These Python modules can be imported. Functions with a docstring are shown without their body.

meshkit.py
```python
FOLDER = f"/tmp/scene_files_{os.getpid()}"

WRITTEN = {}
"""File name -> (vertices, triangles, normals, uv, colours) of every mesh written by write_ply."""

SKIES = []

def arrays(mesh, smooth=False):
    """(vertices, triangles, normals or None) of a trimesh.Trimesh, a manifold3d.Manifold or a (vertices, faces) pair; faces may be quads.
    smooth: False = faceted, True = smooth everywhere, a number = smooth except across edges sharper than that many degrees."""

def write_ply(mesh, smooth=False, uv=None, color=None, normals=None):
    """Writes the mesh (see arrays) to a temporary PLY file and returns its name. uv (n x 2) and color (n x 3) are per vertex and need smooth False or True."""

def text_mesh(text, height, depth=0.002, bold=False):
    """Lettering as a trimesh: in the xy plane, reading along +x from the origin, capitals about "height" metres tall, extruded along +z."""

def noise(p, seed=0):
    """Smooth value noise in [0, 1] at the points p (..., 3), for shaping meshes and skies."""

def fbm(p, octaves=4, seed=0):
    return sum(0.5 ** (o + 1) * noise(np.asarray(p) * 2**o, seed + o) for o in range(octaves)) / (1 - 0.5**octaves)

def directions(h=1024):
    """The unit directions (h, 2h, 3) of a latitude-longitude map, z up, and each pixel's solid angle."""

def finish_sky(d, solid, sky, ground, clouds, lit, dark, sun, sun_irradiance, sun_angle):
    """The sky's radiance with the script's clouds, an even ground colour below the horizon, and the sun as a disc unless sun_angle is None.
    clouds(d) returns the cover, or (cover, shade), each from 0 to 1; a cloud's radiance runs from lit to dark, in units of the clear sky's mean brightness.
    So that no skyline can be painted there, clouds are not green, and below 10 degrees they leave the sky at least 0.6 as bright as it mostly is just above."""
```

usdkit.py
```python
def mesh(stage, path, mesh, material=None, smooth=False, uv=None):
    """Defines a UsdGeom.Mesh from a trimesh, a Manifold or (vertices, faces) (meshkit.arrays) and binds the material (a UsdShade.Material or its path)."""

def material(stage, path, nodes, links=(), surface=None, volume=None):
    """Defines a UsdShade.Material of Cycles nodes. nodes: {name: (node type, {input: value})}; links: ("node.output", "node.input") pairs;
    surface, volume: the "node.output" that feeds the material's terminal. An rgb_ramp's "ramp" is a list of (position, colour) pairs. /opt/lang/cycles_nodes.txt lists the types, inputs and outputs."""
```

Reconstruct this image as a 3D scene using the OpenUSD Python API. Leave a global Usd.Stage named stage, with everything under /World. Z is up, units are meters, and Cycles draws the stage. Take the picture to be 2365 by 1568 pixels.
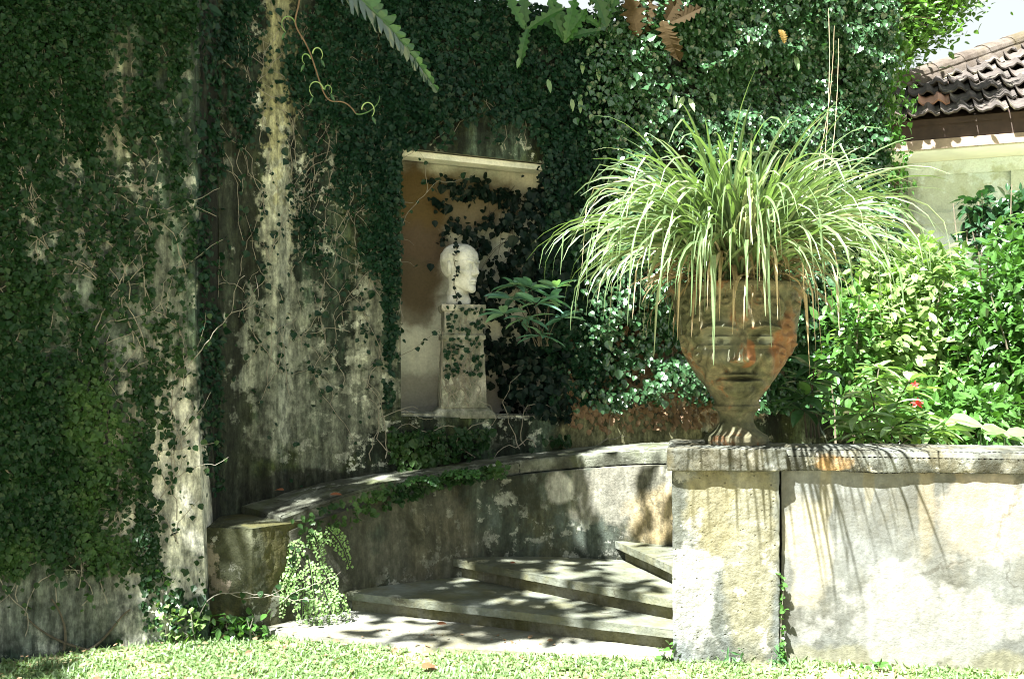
import math, numpy as np, trimesh, usdkit, meshkit, manifold3d as m3
from pxr import Usd, UsdGeom, UsdLux, UsdShade, Gf, Sdf, Vt
from scipy.interpolate import CubicSpline
from scipy.spatial import cKDTree
import shapely

stage = Usd.Stage.CreateInMemory()
UsdGeom.SetStageUpAxis(stage, 'Z')
world = UsdGeom.Xform.Define(stage, '/World')
stage.SetDefaultPrim(world.GetPrim())

# ------------------------------------------------------------------ camera, sky, sun
EYE = 1.5
FOC = 2300.0                    # focal length in units of a picture 2365 wide
cam = UsdGeom.Camera.Define(stage, '/World/camera')
cam.CreateFocalLengthAttr(35.0)
cam.CreateHorizontalApertureAttr(35.0 * 2365 / FOC)
cam.CreateVerticalApertureAttr(35.0 * 1566 / FOC)
cam.CreateVerticalApertureOffsetAttr(35.0 * 66 / FOC)
cam.AddTranslateOp().Set(Gf.Vec3d(0, 0, EYE))
cam.AddRotateXOp().Set(90.0)
cam.CreateExposureAttr(2.7)

SUN_AZ, SUN_EL = math.radians(41.0), math.radians(58.0)      # azimuth: to the left of straight behind the camera
SUN = np.array([-math.sin(SUN_AZ) * math.cos(SUN_EL), -math.cos(SUN_AZ) * math.cos(SUN_EL), math.sin(SUN_EL)])
sun = UsdLux.DistantLight.Define(stage, '/World/sun')
sun.CreateIntensityAttr(1.25); sun.CreateAngleAttr(0.5); sun.CreateNormalizeAttr(True)
sun.CreateColorAttr(Gf.Vec3f(1.0, 0.99, 0.94))
sun.AddTransformOp().Set(Gf.Matrix4d().SetRotate(Gf.Rotation(Gf.Vec3d(0, 0, 1), Gf.Vec3d(*SUN))))
SKY_STRENGTH = 0.05


class R(str):
    pass


class G:
    """A small builder for node graphs."""
    def __init__(self):
        self.n, self.l = {}, []

    def __call__(self, kind, out, **kw):
        name = f"n{len(self.n)}"
        ins = {}
        for k, v in kw.items():
            if isinstance(v, R):
                self.l.append((str(v), f"{name}.{k}"))
            else:
                ins[k] = v
        self.n[name] = (kind, ins)
        return R(f"{name}.{out}")

    def also(self, ref, out):
        return R(ref.split('.')[0] + '.' + out)

    def pos(self, scale=(1, 1, 1), loc=(0, 0, 0), obj=False):
        p = self('texture_coordinate', 'object') if obj else self('geometry', 'position')
        return self('mapping', 'vector', vector=p, scale=scale, location=loc)

    def noise(self, vec, scale, detail=5, rough=0.55, dist=0.0):
        return self('noise_texture', 'fac', vector=vec, scale=scale, detail=detail, roughness=rough, distortion=dist)

    def ramp(self, fac, stops):
        return self('rgb_ramp', 'color', fac=fac, ramp=stops)

    def rng(self, v, a, b, c=0.0, d=1.0, kind='smoothstep'):
        return self('map_range', 'result', value=v, from_min=a, from_max=b, to_min=c, to_max=d, range_type=kind, clamp=True)

    def mix(self, a, b, fac, kind='mix'):
        return self('mix', 'color', color1=a, color2=b, fac=fac, mix_type=kind)

    def math(self, op, a, b=0.0, c=0.0):
        return self('math', 'value', math_type=op, value1=a, value2=b, value3=c)

    def blob(self, centre, size, warp=0.35, wscale=3.0):
        """1 inside a soft ragged patch round the centre, 0 outside: for stains and for painted light and shade."""
        p = self('geometry', 'position')
        q = self('vector_math', 'vector', math_type='subtract', vector1=p, vector2=tuple(map(float, centre)))
        q = self('vector_math', 'vector', math_type='divide', vector1=q, vector2=tuple(map(float, size)))
        d = self('vector_math', 'value', math_type='length', vector1=q)
        nz = self.noise(p, wscale, 5, 0.6)
        d = self.math('add', d, self.math('multiply', self.math('subtract', nz, 0.5), warp * 4))
        return self.rng(d, 1.1, 0.7)

    def make(self, name, surface=None, volume=None):
        return usdkit.material(stage, '/World/Looks/' + name, self.n, self.l, surface=str(surface) if surface else None, volume=volume)


dome = UsdLux.DomeLight.Define(stage, '/World/sky')
g = G()
sky = g('sky_texture', 'color', sky_type='single_scattering', sun_disc=False, sun_elevation=SUN_EL,
        sun_rotation=math.atan2(SUN[0], SUN[1]), altitude=50.0, aerosol_density=2.0, air_density=1.0)
gen = g('texture_coordinate', 'generated')
nz = g.noise(g('mapping', 'vector', vector=gen, scale=(1.6, 1.6, 3.0)), 1.6, 7, 0.6, 0.4)
cover = g.rng(nz, 0.1, 0.34)
cloud = g.mix(sky, (2.9, 3.1, 3.1), g.math('multiply', cover, 0.97))
bg = g('background_shader', 'background', color=cloud, strength=SKY_STRENGTH)
skym = g.make('sky_light', bg)
UsdShade.MaterialBindingAPI.Apply(dome.GetPrim()).Bind(skym)
dome.GetPrim().SetCustomDataByKey('kind', 'structure')

# ------------------------------------------------------------------ helpers
used = {}


def numbered(name, parent):
    key = (parent, name)
    k = used.get(key, 0)
    used[key] = k + 1
    return name if k == 0 else f"{name}_{k:03d}"


def data(prim, label=None, cat=None, group=None, kind=None):
    for k, v in (('label', label), ('category', cat), ('group', group), ('kind', kind)):
        if v:
            prim.SetCustomDataByKey(k, v)


def thing(name, label, cat, group=None, kind=None, loc=None):
    n = numbered(name, '/World')
    x = UsdGeom.Xform.Define(stage, '/World/' + n)
    data(x.GetPrim(), label, cat, group, kind)
    return '/World/' + n


def obj(name, mesh, m, parent='/World', smooth=False, label=None, cat=None, group=None, kind=None):
    n = numbered(name, parent)
    path = f"{parent}/{n}"
    p = usdkit.mesh(stage, path, mesh, m, smooth)
    data(p.GetPrim(), label, cat, group, kind)
    return path


def at(px, py, Y):
    """The point at depth Y seen at (px, py) of the 2365-wide picture."""
    return np.array([(px - 1182.5) / FOC * Y, Y, EYE - (py - 850) / FOC * Y])


def px_of(p):
    p = np.asarray(p, float)
    return 1182.5 + FOC * p[..., 0] / p[..., 1], 850 - FOC * (p[..., 2] - EYE) / p[..., 1]


def fbm(p, seed=0, octaves=4):
    return meshkit.fbm(np.asarray(p, float) + 100.0, octaves, seed) - 0.5


def unit(v):
    return v / np.maximum(np.linalg.norm(v, axis=-1, keepdims=True), 1e-9)


def cat(parts):
    vs, fs, n = [], [], 0
    for v, f in parts:
        vs.append(v); fs.append(f + n); n += len(v)
    return np.vstack(vs), np.vstack(fs)


def rough(mesh, step, amp, freq, seed=0, smooth=0, fine=0.0):
    v, f = trimesh.remesh.subdivide_to_size(mesh.vertices, mesh.faces, step)
    m = trimesh.Trimesh(v, f); m.merge_vertices()
    if smooth:
        trimesh.smoothing.filter_laplacian(m, lamb=0.5, iterations=smooth)
    n = np.array(m.vertex_normals)
    d = fbm(m.vertices * freq, seed) * 2 * amp
    if fine:
        d += fbm(m.vertices * freq * 6, seed + 7, 2) * 2 * fine
    m.vertices = m.vertices + n * d[:, None]
    return m


def prism(poly, z0, z1):
    m = trimesh.creation.extrude_polygon(shapely.Polygon(poly).buffer(0), z1 - z0, engine='earcut')
    m.apply_translation([0, 0, z0])
    return m


def tube(points, radii, sides=5):
    p = np.asarray(points, float)
    t = unit(np.gradient(p, axis=0))
    ref = np.where(np.abs(t[:, 2:]) < 0.9, [0, 0, 1.0], [1.0, 0, 0])
    a = unit(np.cross(t, ref)); b = np.cross(t, a)
    ang = np.arange(sides) * 2 * np.pi / sides
    r = np.broadcast_to(radii, (len(p),))[:, None, None]
    v = p[:, None] + r * (np.cos(ang)[None, :, None] * a[:, None] + np.sin(ang)[None, :, None] * b[:, None])
    i, j = np.meshgrid(np.arange(len(p) - 1), np.arange(sides), indexing='ij')
    q = np.stack([i * sides + j, i * sides + (j + 1) % sides, (i + 1) * sides + (j + 1) % sides, (i + 1) * sides + j], -1).reshape(-1, 4)
    return v.reshape(-1, 3), np.vstack([q[:, [0, 1, 2]], q[:, [0, 2, 3]]])


def grid_faces(nu, nv, wrap=False):
    i, j = np.meshgrid(np.arange(nu if wrap else nu - 1), np.arange(nv - 1), indexing='ij')
    a = i * nv + j; b = ((i + 1) % nu) * nv + j
    q = np.stack([a, b, b + 1, a + 1], -1).reshape(-1, 4)
    return np.vstack([q[:, [0, 1, 2]], q[:, [0, 2, 3]]])


def sweep(loops):
    """Closed solid through stations of equal closed loops (n stations x k points x 3)."""
    L = np.asarray(loops, float)
    n, k, _ = L.shape
    v = L.reshape(-1, 3)
    i, j = np.meshgrid(np.arange(n - 1), np.arange(k), indexing='ij')
    q = np.stack([i * k + j, i * k + (j + 1) % k, (i + 1) * k + (j + 1) % k, (i + 1) * k + j], -1).reshape(-1, 4)
    f = np.vstack([q[:, [0, 1, 2]], q[:, [0, 2, 3]]])
    cap0 = np.array([[0, j + 1, j] for j in range(1, k - 1)])
    cap1 = cap0[:, ::-1] + (n - 1) * k
    m = trimesh.Trimesh(v, np.vstack([f, cap0, cap1]), process=False)
    m.fix_normals()
    return m


# leaf outlines: (side, along, lift) with a fold along the middle; the last point is the hub of a fan
def fan(outline, hub):
    o = np.array(list(outline) + [hub], float)
    k = len(outline)
    return o, np.array([[k, i, (i + 1) % k] for i in range(k)])


IVY = fan([(0, 0, 0), (-.36, .12, .06), (-.46, .42, .08), (-.22, .8, .03), (0, 1, -.08), (.22, .8, .03), (.46, .42, .08), (.36, .12, .06)], (0, .45, -.04))
IVY_FAR = fan([(0, 0, 0), (-.45, .35, .07), (-.2, .8, .02), (0, 1, -.06), (.2, .8, .02), (.45, .35, .07)], (0, .45, -.04))
LANCE = fan([(0, 0, 0), (-.11, .3, .04), (-.12, .55, .03), (0, 1, -.14), (.12, .55, .03), (.11, .3, .04)], (0, .45, 0.0))
OVAL = fan([(0, 0, 0), (-.22, .22, .06), (-.27, .52, .05), (-.12, .85, -.02), (0, 1, -.08), (.12, .85, -.02), (.27, .52, .05), (.22, .22, .06)], (0, .5, 0.0))
CHIP = (np.array([(0, 0, 0), (-.4, .5, .1), (0, 1, -.06), (.4, .5, .1)], float), np.array([[0, 2, 1], [0, 3, 2]]))
FANLET = fan([(0, 0, 0), (-.5, .55, 0.03), (-.28, .95, 0), (.05, 1.0, -.02), (.35, .9, 0), (.5, .5, .03)], (0, .55, -.03))


def leaves(pos, N, T, size, shape):
    """One leaf of the shape at every pos; N is the leaf's upper side, T points from its base to its tip."""
    t, f = shape
    T = unit(T)
    S = unit(np.cross(N, T)); N = np.cross(T, S)
    s = np.asarray(size)[:, None, None]
    v = pos[:, None] + s * (t[None, :, 0, None] * S[:, None] + t[None, :, 1, None] * T[:, None] + t[None, :, 2, None] * N[:, None])
    k = len(t)
    return v.reshape(-1, 3), (f[None] + (np.arange(len(pos)) * k)[:, None, None]).reshape(-1, 3)


# ------------------------------------------------------------------ materials
def plaster(name, stops=None, streak=(1.6, 1.6, .45), scale=1.6, fine=.5, moss=0.0, moss_col=(.06, .075, .02), lichen=0.0, lichen_col=(.55, .56, .5),
            blobs=(), bump=.5, rough_=.9, contrast=(0.28, 0.72), grain=60.0, holes=0.0, vs=0.0, crack=0.0, crack_scale=1.3, grime=0.0, grime_col=(.03, .032, .02)):
    g = G()
    p = g.pos(streak)
    n1 = g.noise(p, scale, 9, .66, .3)
    base = g.ramp(g.rng(n1, contrast[0], contrast[1], kind='linear'), stops)
    n2 = g.noise(g.pos(), 11.0, 8, .7)
    base = g.mix(base, g.ramp(n2, [(.25, (.3, .3, .27)), (.55, (1, 1, 1)), (.8, (1.25, 1.24, 1.2))]), fine, 'multiply')
    if moss:
        n3 = g.noise(g.pos((1, 1, .7), (3, 1, 7)), 3.2, 7, .68)
        base = g.mix(base, moss_col, g.math('multiply', g.rng(n3, .48, .62), moss))
    if lichen:
        n4 = g.noise(g.pos((1, 1, 1), (9, 4, 2)), 9.0, 6, .7)
        n5 = g.noise(g.pos((1, 1, 1), (2, 5, 1)), 1.5, 3)
        base = g.mix(base, lichen_col, g.math('multiply', g.math('multiply', g.rng(n4, .54, .6), g.rng(n5, .42, .58)), lichen))
    for c, s, col, amt, *ws in blobs:
        base = g.mix(base, col, g.math('multiply', g.blob(c, s, *ws), amt))
    if vs:
        n7 = g.noise(g.pos((15, 15, 1.2)), 1.0, 6, .65, .3)
        base = g.mix(base, g.ramp(n7, [(.3, (.3, .32, .3)), (.5, (.85, .87, .85)), (.68, (1.8, 1.8, 1.75))]), vs, 'multiply')
        n8 = g.noise(g.pos((30, 30, 14)), 1.0, 5, .7)
        base = g.mix(base, g.ramp(n8, [(.38, (.4, .42, .4)), (.52, (1, 1, 1)), (.66, (1.7, 1.7, 1.65))]), vs, 'multiply')
    if grime:
        n9 = g.noise(g.pos((1, 1, .6), (5, 8, 3)), 2.3, 8, .72, .5)
        base = g.mix(base, grime_col, g.math('multiply', g.rng(n9, .5, .66), grime))
    if crack:
        wv = g('vector_math', 'vector', math_type='add', vector1=g.pos(), vector2=g('vector_math', 'vector', math_type='scale', vector1=g.also(g.noise(g.pos(), 3.0, 6, .6), 'color'), scale=.5))
        vd = g('voronoi_texture', 'distance', vector=wv, scale=crack_scale, feature='distance_to_edge')
        n10 = g.noise(g.pos((1, 1, 1), (1, 2, 3)), 1.2, 3)
        base = g.mix(base, (.04, .037, .026), g.math('multiply', g.math('multiply', g.rng(vd, .012, .004), g.rng(n10, .5, .6)), crack))
    n6 = g.noise(g.pos(), grain, 5, .65)
    base = g.mix(base, g.ramp(n6, [(.3, (.62, .62, .6)), (.6, (1.08, 1.08, 1.06))]), .45, 'multiply')
    h = g.math('add', g.math('multiply', n6, .35), n2)
    if holes:
        vo = g('voronoi_texture', 'distance', vector=g.pos(), scale=26.0, feature='f1')
        pit = g.rng(vo, .02, .16)
        base = g.mix(base, (.08, .075, .06), g.math('multiply', g.math('subtract', 1.0, pit), holes))
        h = g.math('add', h, g.math('multiply', pit, .5))
    b = g('bump', 'normal', height=h, strength=bump, distance=.02)
    return g.make(name, g('principled_bsdf', 'BSDF', base_color=base, roughness=rough_, specular_ior_level=.25, normal=b))


def foliage(name, cols, trans=.25, gloss=.42, tcol=None, spec=.5, island=True, vein=0.0, patch=None):
    """Leaf material; the ramp colours vary leaf by leaf."""
    g = G()
    r = g('geometry', 'random_per_island') if island else g('object_info', 'random')
    c = g.ramp(r, cols)
    if patch:
        n = g.noise(g.pos(), patch[0], 3)
        f_ = g.math('multiply', g.rng(n, .4, .7), patch[2])
        if len(patch) > 3:                      # younger leaves towards the wall foot, also painted lighter for the light there
            f_ = g.math('multiply', f_, g.rng(g('separate_xyz', 'z', vector=g('geometry', 'position')), patch[3], patch[4]))
        c = g.mix(c, patch[1], f_)
    n2 = g.noise(g.pos(), 45.0, 3)
    c = g.mix(c, g.ramp(n2, [(.3, (.7, .7, .7)), (.7, (1.25, 1.25, 1.25))]), .5, 'multiply')
    pb = g('principled_bsdf', 'BSDF', base_color=c, roughness=gloss, specular_ior_level=spec)
    tc = g.mix(c, tcol or (1.3, 1.5, .5), 1.0, 'multiply')
    tr = g('translucent_bsdf', 'BSDF', color=tc)
    return g.make(name, g('mix_closure', 'closure', fac=trans, closure1=pb, closure2=tr))


def plain(name, col, rough_=.6, var=.3, scale=12.0, island=False, spec=.4):
    g = G()
    n = g.noise(g.pos(), scale, 6, .6)
    c = g.mix(col, g.ramp(n, [(.3, (.45, .45, .45)), (.7, (1.3, 1.3, 1.3))]), var * 2 if var < .5 else 1.0, 'multiply')
    b = g('bump', 'normal', height=n, strength=.4, distance=.01)
    return g.make(name, g('principled_bsdf', 'BSDF', base_color=c, roughness=rough_, specular_ior_level=spec, normal=b))


GREY = [(0, (.03, .032, .026)), (.3, (.085, .09, .075)), (.55, (.2, .21, .18)), (.75, (.4, .41, .36)), (1, (.62, .62, .55))]
M = {}
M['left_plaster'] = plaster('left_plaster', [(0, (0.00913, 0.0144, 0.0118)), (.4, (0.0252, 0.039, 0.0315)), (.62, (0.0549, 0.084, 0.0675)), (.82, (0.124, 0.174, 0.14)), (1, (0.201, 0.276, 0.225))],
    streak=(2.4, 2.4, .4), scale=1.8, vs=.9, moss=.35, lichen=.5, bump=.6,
    blobs=[((-1.95, 5.55, .75), (.34, .5, .85), (.5, .49, .44), .85, .5, 7.0), ((-1.98, 5.6, 1.75), (.14, .4, .6), (.25, .26, .23), .5, .8, 9.0),  # first patch paints the sunlit streak onto the bare foot of the wall
           ((-2.4, 5.2, .2), (.5, .6, .25), (.17, .18, .17), .6, .5, 6.0), ((-2.25, 5.4, 3.0), (.16, .5, .5), (.2, .205, .16), .6, .9, 9.0), ((-1.80, 5.97, 2.5), (.05, .21, 5.0), (.012, .014, .01), .97, .1, 3.0),  # last patch paints deep shade onto the end face beside the curved wall
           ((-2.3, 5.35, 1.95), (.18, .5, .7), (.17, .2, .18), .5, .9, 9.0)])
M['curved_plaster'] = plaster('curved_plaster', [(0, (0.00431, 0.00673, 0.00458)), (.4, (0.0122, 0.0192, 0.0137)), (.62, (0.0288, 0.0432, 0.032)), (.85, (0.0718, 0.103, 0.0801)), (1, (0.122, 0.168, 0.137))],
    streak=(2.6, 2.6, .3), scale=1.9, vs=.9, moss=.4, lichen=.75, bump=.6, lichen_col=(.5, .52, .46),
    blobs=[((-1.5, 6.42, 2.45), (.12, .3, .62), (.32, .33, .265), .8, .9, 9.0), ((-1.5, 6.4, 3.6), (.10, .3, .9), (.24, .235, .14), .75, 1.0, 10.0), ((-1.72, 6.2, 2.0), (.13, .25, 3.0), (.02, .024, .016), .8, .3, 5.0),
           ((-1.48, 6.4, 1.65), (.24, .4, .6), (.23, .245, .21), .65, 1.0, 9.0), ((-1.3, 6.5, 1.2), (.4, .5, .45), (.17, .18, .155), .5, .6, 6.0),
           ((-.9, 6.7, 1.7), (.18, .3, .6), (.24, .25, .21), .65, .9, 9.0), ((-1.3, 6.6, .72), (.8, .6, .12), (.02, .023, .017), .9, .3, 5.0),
           ((1.35, 7.45, 1.45), (.75, .5, .42), (.46, .36, .28), .8, .4, 4.0), ((.9, 7.25, 1.0), (.7, .6, .2), (.2, .19, .11), .8, .3, 4.0)])
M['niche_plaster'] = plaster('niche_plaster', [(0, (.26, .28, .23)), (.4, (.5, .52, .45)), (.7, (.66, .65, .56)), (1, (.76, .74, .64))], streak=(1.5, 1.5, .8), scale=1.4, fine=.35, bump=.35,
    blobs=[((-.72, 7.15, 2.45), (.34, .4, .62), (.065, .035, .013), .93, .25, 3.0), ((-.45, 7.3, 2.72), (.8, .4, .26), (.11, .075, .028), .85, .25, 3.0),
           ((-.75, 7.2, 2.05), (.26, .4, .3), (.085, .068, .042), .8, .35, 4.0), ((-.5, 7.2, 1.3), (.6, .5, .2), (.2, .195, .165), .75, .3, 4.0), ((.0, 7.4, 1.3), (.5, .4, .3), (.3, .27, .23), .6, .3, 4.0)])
M['sill'] = plaster('sill_stone', GREY, streak=(2, 2, 1.4), scale=3.0, lichen=.9, moss=.4, bump=.8)
M['parapet'] = plaster('parapet_plaster', vs=.45, grime=.85, grime_col=(.028, .03, .018), crack=.6, stops=[(0, (0.0101, 0.0122, 0.0085)), (.35, (0.0294, 0.0356, 0.0271)), (.6, (0.0546, 0.0671, 0.0544)), (.8, (0.0898, 0.112, 0.0959)), (1, (0.14, 0.171, 0.16))],
    streak=(1.5, 1.5, .9), scale=1.7, moss=.5, moss_col=(.085, .075, .03), lichen=.45, bump=.7,
    blobs=[((.85, 6.45, .72), (.55, .4, .3), (.22, .21, .175), .7, .6, 5.0), ((.32, 6.6, .7), (.1, .3, .11), (.5, .49, .44), .8, .3, 6.0), ((.95, 6.3, .55), (.25, .3, .2), (.5, .38, .2), .5, .3, 5.0),
           ((-1.2, 6.0, .35), (.5, .4, .45), (.075, .075, .06), .85, .3, 4.0), ((-.55, 6.4, .35), (.45, .4, .35), (.12, .115, .09), .6, .4, 4.0)])  # these two dark patches paint in the shade on the parapet's left part
M['parapet_cap'] = plaster('parapet_coping', grime=.8, grime_col=(.03, .032, .022), crack=.8, crack_scale=2.5, stops=[(0, (0.03, 0.032, 0.0224)), (.35, (0.078, 0.0832, 0.064)), (.65, (0.168, 0.179, 0.141)), (1, (0.312, 0.333, 0.294))], streak=(2, 2, 2), scale=2.2, moss=.6, lichen=.5, bump=.9)
M['bench_end'] = plaster('bench_end_plaster', grime=.7, grime_col=(.03, .033, .014), stops=[(0, (0.0157, 0.0178, 0.00871)), (.4, (0.0378, 0.0427, 0.0226)), (.7, (0.0756, 0.0818, 0.0485)), (1, (0.142, 0.149, 0.104))], streak=(1, 1, .8), scale=3.0, moss=.7, moss_col=(.075, .07, .022), lichen=.6,
    bump=1.0, blobs=[((-1.74, 5.7, .42), (.07, .2, .1), (.3, .26, .2), .7, 1.2, 14.0), ((-1.68, 5.7, .28), (.06, .2, .05), (.3, .25, .2), .6, 1.2, 14.0)])
M['pier'] = plaster('pier_plaster', vs=.25, grime=.35, grime_col=(.1, .095, .055), stops=[(0, (0.0656, 0.0707, 0.056)), (.35, (0.112, 0.121, 0.107)), (.65, (0.162, 0.178, 0.178)), (1, (0.232, 0.257, 0.269))], streak=(1.6, 1.6, .7), scale=1.9, fine=.55, lichen=.8, lichen_col=(.48, .48, .45), bump=1.0, holes=.35, grain=45.0,
    blobs=[((1.0, 5.0, .78), (.13, .3, .28), (.2, .18, .1), .75, .4, 5.0), ((1.2, 5.0, .55), (.16, .3, .6), (.26, .24, .15), .55, .35, 5.0), ((.9, 5.0, .35), (.14, .3, .32), (.33, .33, .31), .7, .8, 7.0)])
M['right_wall'] = plaster('right_wall_plaster', vs=.18, grime=.3, grime_col=(.13, .12, .08), crack=.45, crack_scale=1.1, stops=[(0, (0.0627, 0.0621, 0.0491)), (.3, (0.1, 0.102, 0.0891)), (.6, (0.141, 0.148, 0.14)), (1, (0.206, 0.218, 0.222))], streak=(1.0, 1.0, 1.3), scale=1.7, fine=.35, bump=.55, grain=30.0, contrast=(.25, .7),
    blobs=[((2.05, 4.9, .85), (.05, .3, .3), (.2, .175, .12), .6, .4, 6.0), ((1.58, 4.98, .88), (.03, .3, .16), (.2, .18, .12), .55, .5, 8.0), ((1.78, 4.95, .9), (.025, .3, .12), (.2, .18, .12), .5, .5, 8.0), ((2.2, 4.88, .86), (.03, .3, .2), (.22, .19, .13), .55, .5, 8.0), ((1.9, 4.9, .03), (1.2, .5, .09), (.17, .165, .11), .7, .5, 6.0), ((2.35, 4.85, .75), (.25, .3, .22), (.34, .29, .23), .6, .5, 4.0), ((1.5, 4.98, .6), (.12, .3, .3), (.36, .33, .25), .6, .4, 4.0),
           ((2.1, 4.9, .25), (.6, .3, .25), (.27, .27, .255), .55, .9, 5.0)])
M['wall_cap'] = plaster('wall_coping', grime=.9, grime_col=(.045, .042, .026), stops=[(0, (0.0179, 0.019, 0.0142)), (.3, (0.0537, 0.0564, 0.0442)), (.55, (0.116, 0.123, 0.106)), (.8, (0.187, 0.205, 0.188)), (1, (0.251, 0.277, 0.271))], streak=(2, 2, 2.4), scale=2.6, moss=.45, moss_col=(.12, .1, .045), lichen=.6,
    lichen_col=(.42, .41, .35), bump=1.0, holes=.4, blobs=[((1.6, 4.95, 1.03), (.1, .3, .05), (.5, .28, .09), .5, .4, 9.0)])
M['step'] = plaster('step_stone', crack=.7, grime=.35, grime_col=(.09, .085, .035), stops=[(0, (0.0509, 0.0538, 0.0332)), (.35, (0.102, 0.111, 0.0802)), (.65, (0.161, 0.176, 0.149)), (1, (0.221, 0.244, 0.237))], streak=(1.2, 1.2, 1.2), scale=1.8, moss=.4, moss_col=(.14, .13, .05), bump=.5, fine=.4)
M['riser'] = plaster('riser_stone', grime=.8, grime_col=(.06, .058, .02), stops=[(0, (0.0687, 0.0669, 0.0385)), (.35, (0.138, 0.134, 0.088)), (.65, (0.206, 0.201, 0.155)), (1, (0.274, 0.273, 0.238))], streak=(1.2, 1.2, 1.2), scale=2.4, moss=.5, moss_col=(.13, .12, .04), bump=.8, fine=.6)
M['slab'] = plaster('paving', crack=.9, crack_scale=2.0, grime=.4, grime_col=(.13, .12, .05), stops=[(0, (0.119, 0.117, 0.08)), (.35, (0.188, 0.19, 0.154)), (.65, (0.258, 0.266, 0.234)), (1, (0.317, 0.331, 0.313))], streak=(1, 1, 1), scale=1.6, moss=.35, moss_col=(.22, .19, .09), bump=.5, fine=.45)
M['pedestal'] = plaster('pedestal_stone', grime=.6, grime_col=(.06, .065, .05), vs=.4, stops=[(0, (0.104, 0.112, 0.088)), (.4, (0.24, 0.248, 0.208)), (.7, (0.376, 0.36, 0.32)), (1, (0.496, 0.48, 0.44))], streak=(3, 3, 1.5), scale=3.0, moss=.3, lichen=.5, bump=.8)
M['bust'] = plaster('bust_stone', grime=.45, grime_col=(.2, .21, .17), stops=[(0, (0.357, 0.365, 0.332)), (.4, (0.527, 0.535, 0.501)), (1, (0.697, 0.697, 0.671))], streak=(4, 4, 3), scale=3.0, fine=.3, bump=.5, moss=.12)
M['soil'] = plaster('lawn_soil', [(0, (.2, .17, .09)), (.5, (.38, .34, .2)), (1, (.5, .45, .3))], streak=(1, 1, 1), scale=3.0, moss=.5, moss_col=(.09, .15, .04), bump=.8)

g = G()
n1 = g.noise(g.pos((1, 1, .6)), 6.0, 7, .62, .4)
n2 = g.noise(g.pos((1, 1, 1), (4, 4, 4)), 24.0, 7, .7)
pt = g('geometry', 'pointiness')
c = g.ramp(n1, [(.3, (.026, .028, .013)), (.45, (.075, .078, .044)), (.575, (.12, .105, .062)), (.62, (.15, .07, .027)), (.66, (.2, .2, .15)), (.75, (.27, .28, .22))])
c = g.mix(c, g.ramp(n2, [(.32, (.35, .37, .33)), (.5, (.95, .95, .95)), (.66, (1.6, 1.6, 1.55))]), .85, 'multiply')
c = g.mix(c, (.2, .078, .026), g.math('multiply', g.blob((1.185, 4.98, 1.57), (.042, .2, .075), .3, 10.0), .8))  # orange patch paints the sunlit glow on the nose
c = g.mix(c, (.15, .16, .12), g.math('multiply', g.blob((1.05, 5.0, 1.63), (.1, .2, .12), .3, 8.0), .5))
c = g.mix(c, (.16, .065, .024), g.math('multiply', g.blob((1.38, 5.05, 1.6), (.09, .3, .2), .3, 8.0), .6))
for ex in (1.052, 1.276):
    c = g.mix(c, (.26, .28, .21), g.math('multiply', g.blob((ex, 4.98, 1.642), (.05, .2, .026), .3, 14.0), .75))
M['urn'] = g.make('terracotta', g('principled_bsdf', 'BSDF', base_color=c, roughness=.75, specular_ior_level=.3, normal=g('bump', 'normal', height=n2, strength=.6, distance=.012)))

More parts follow.
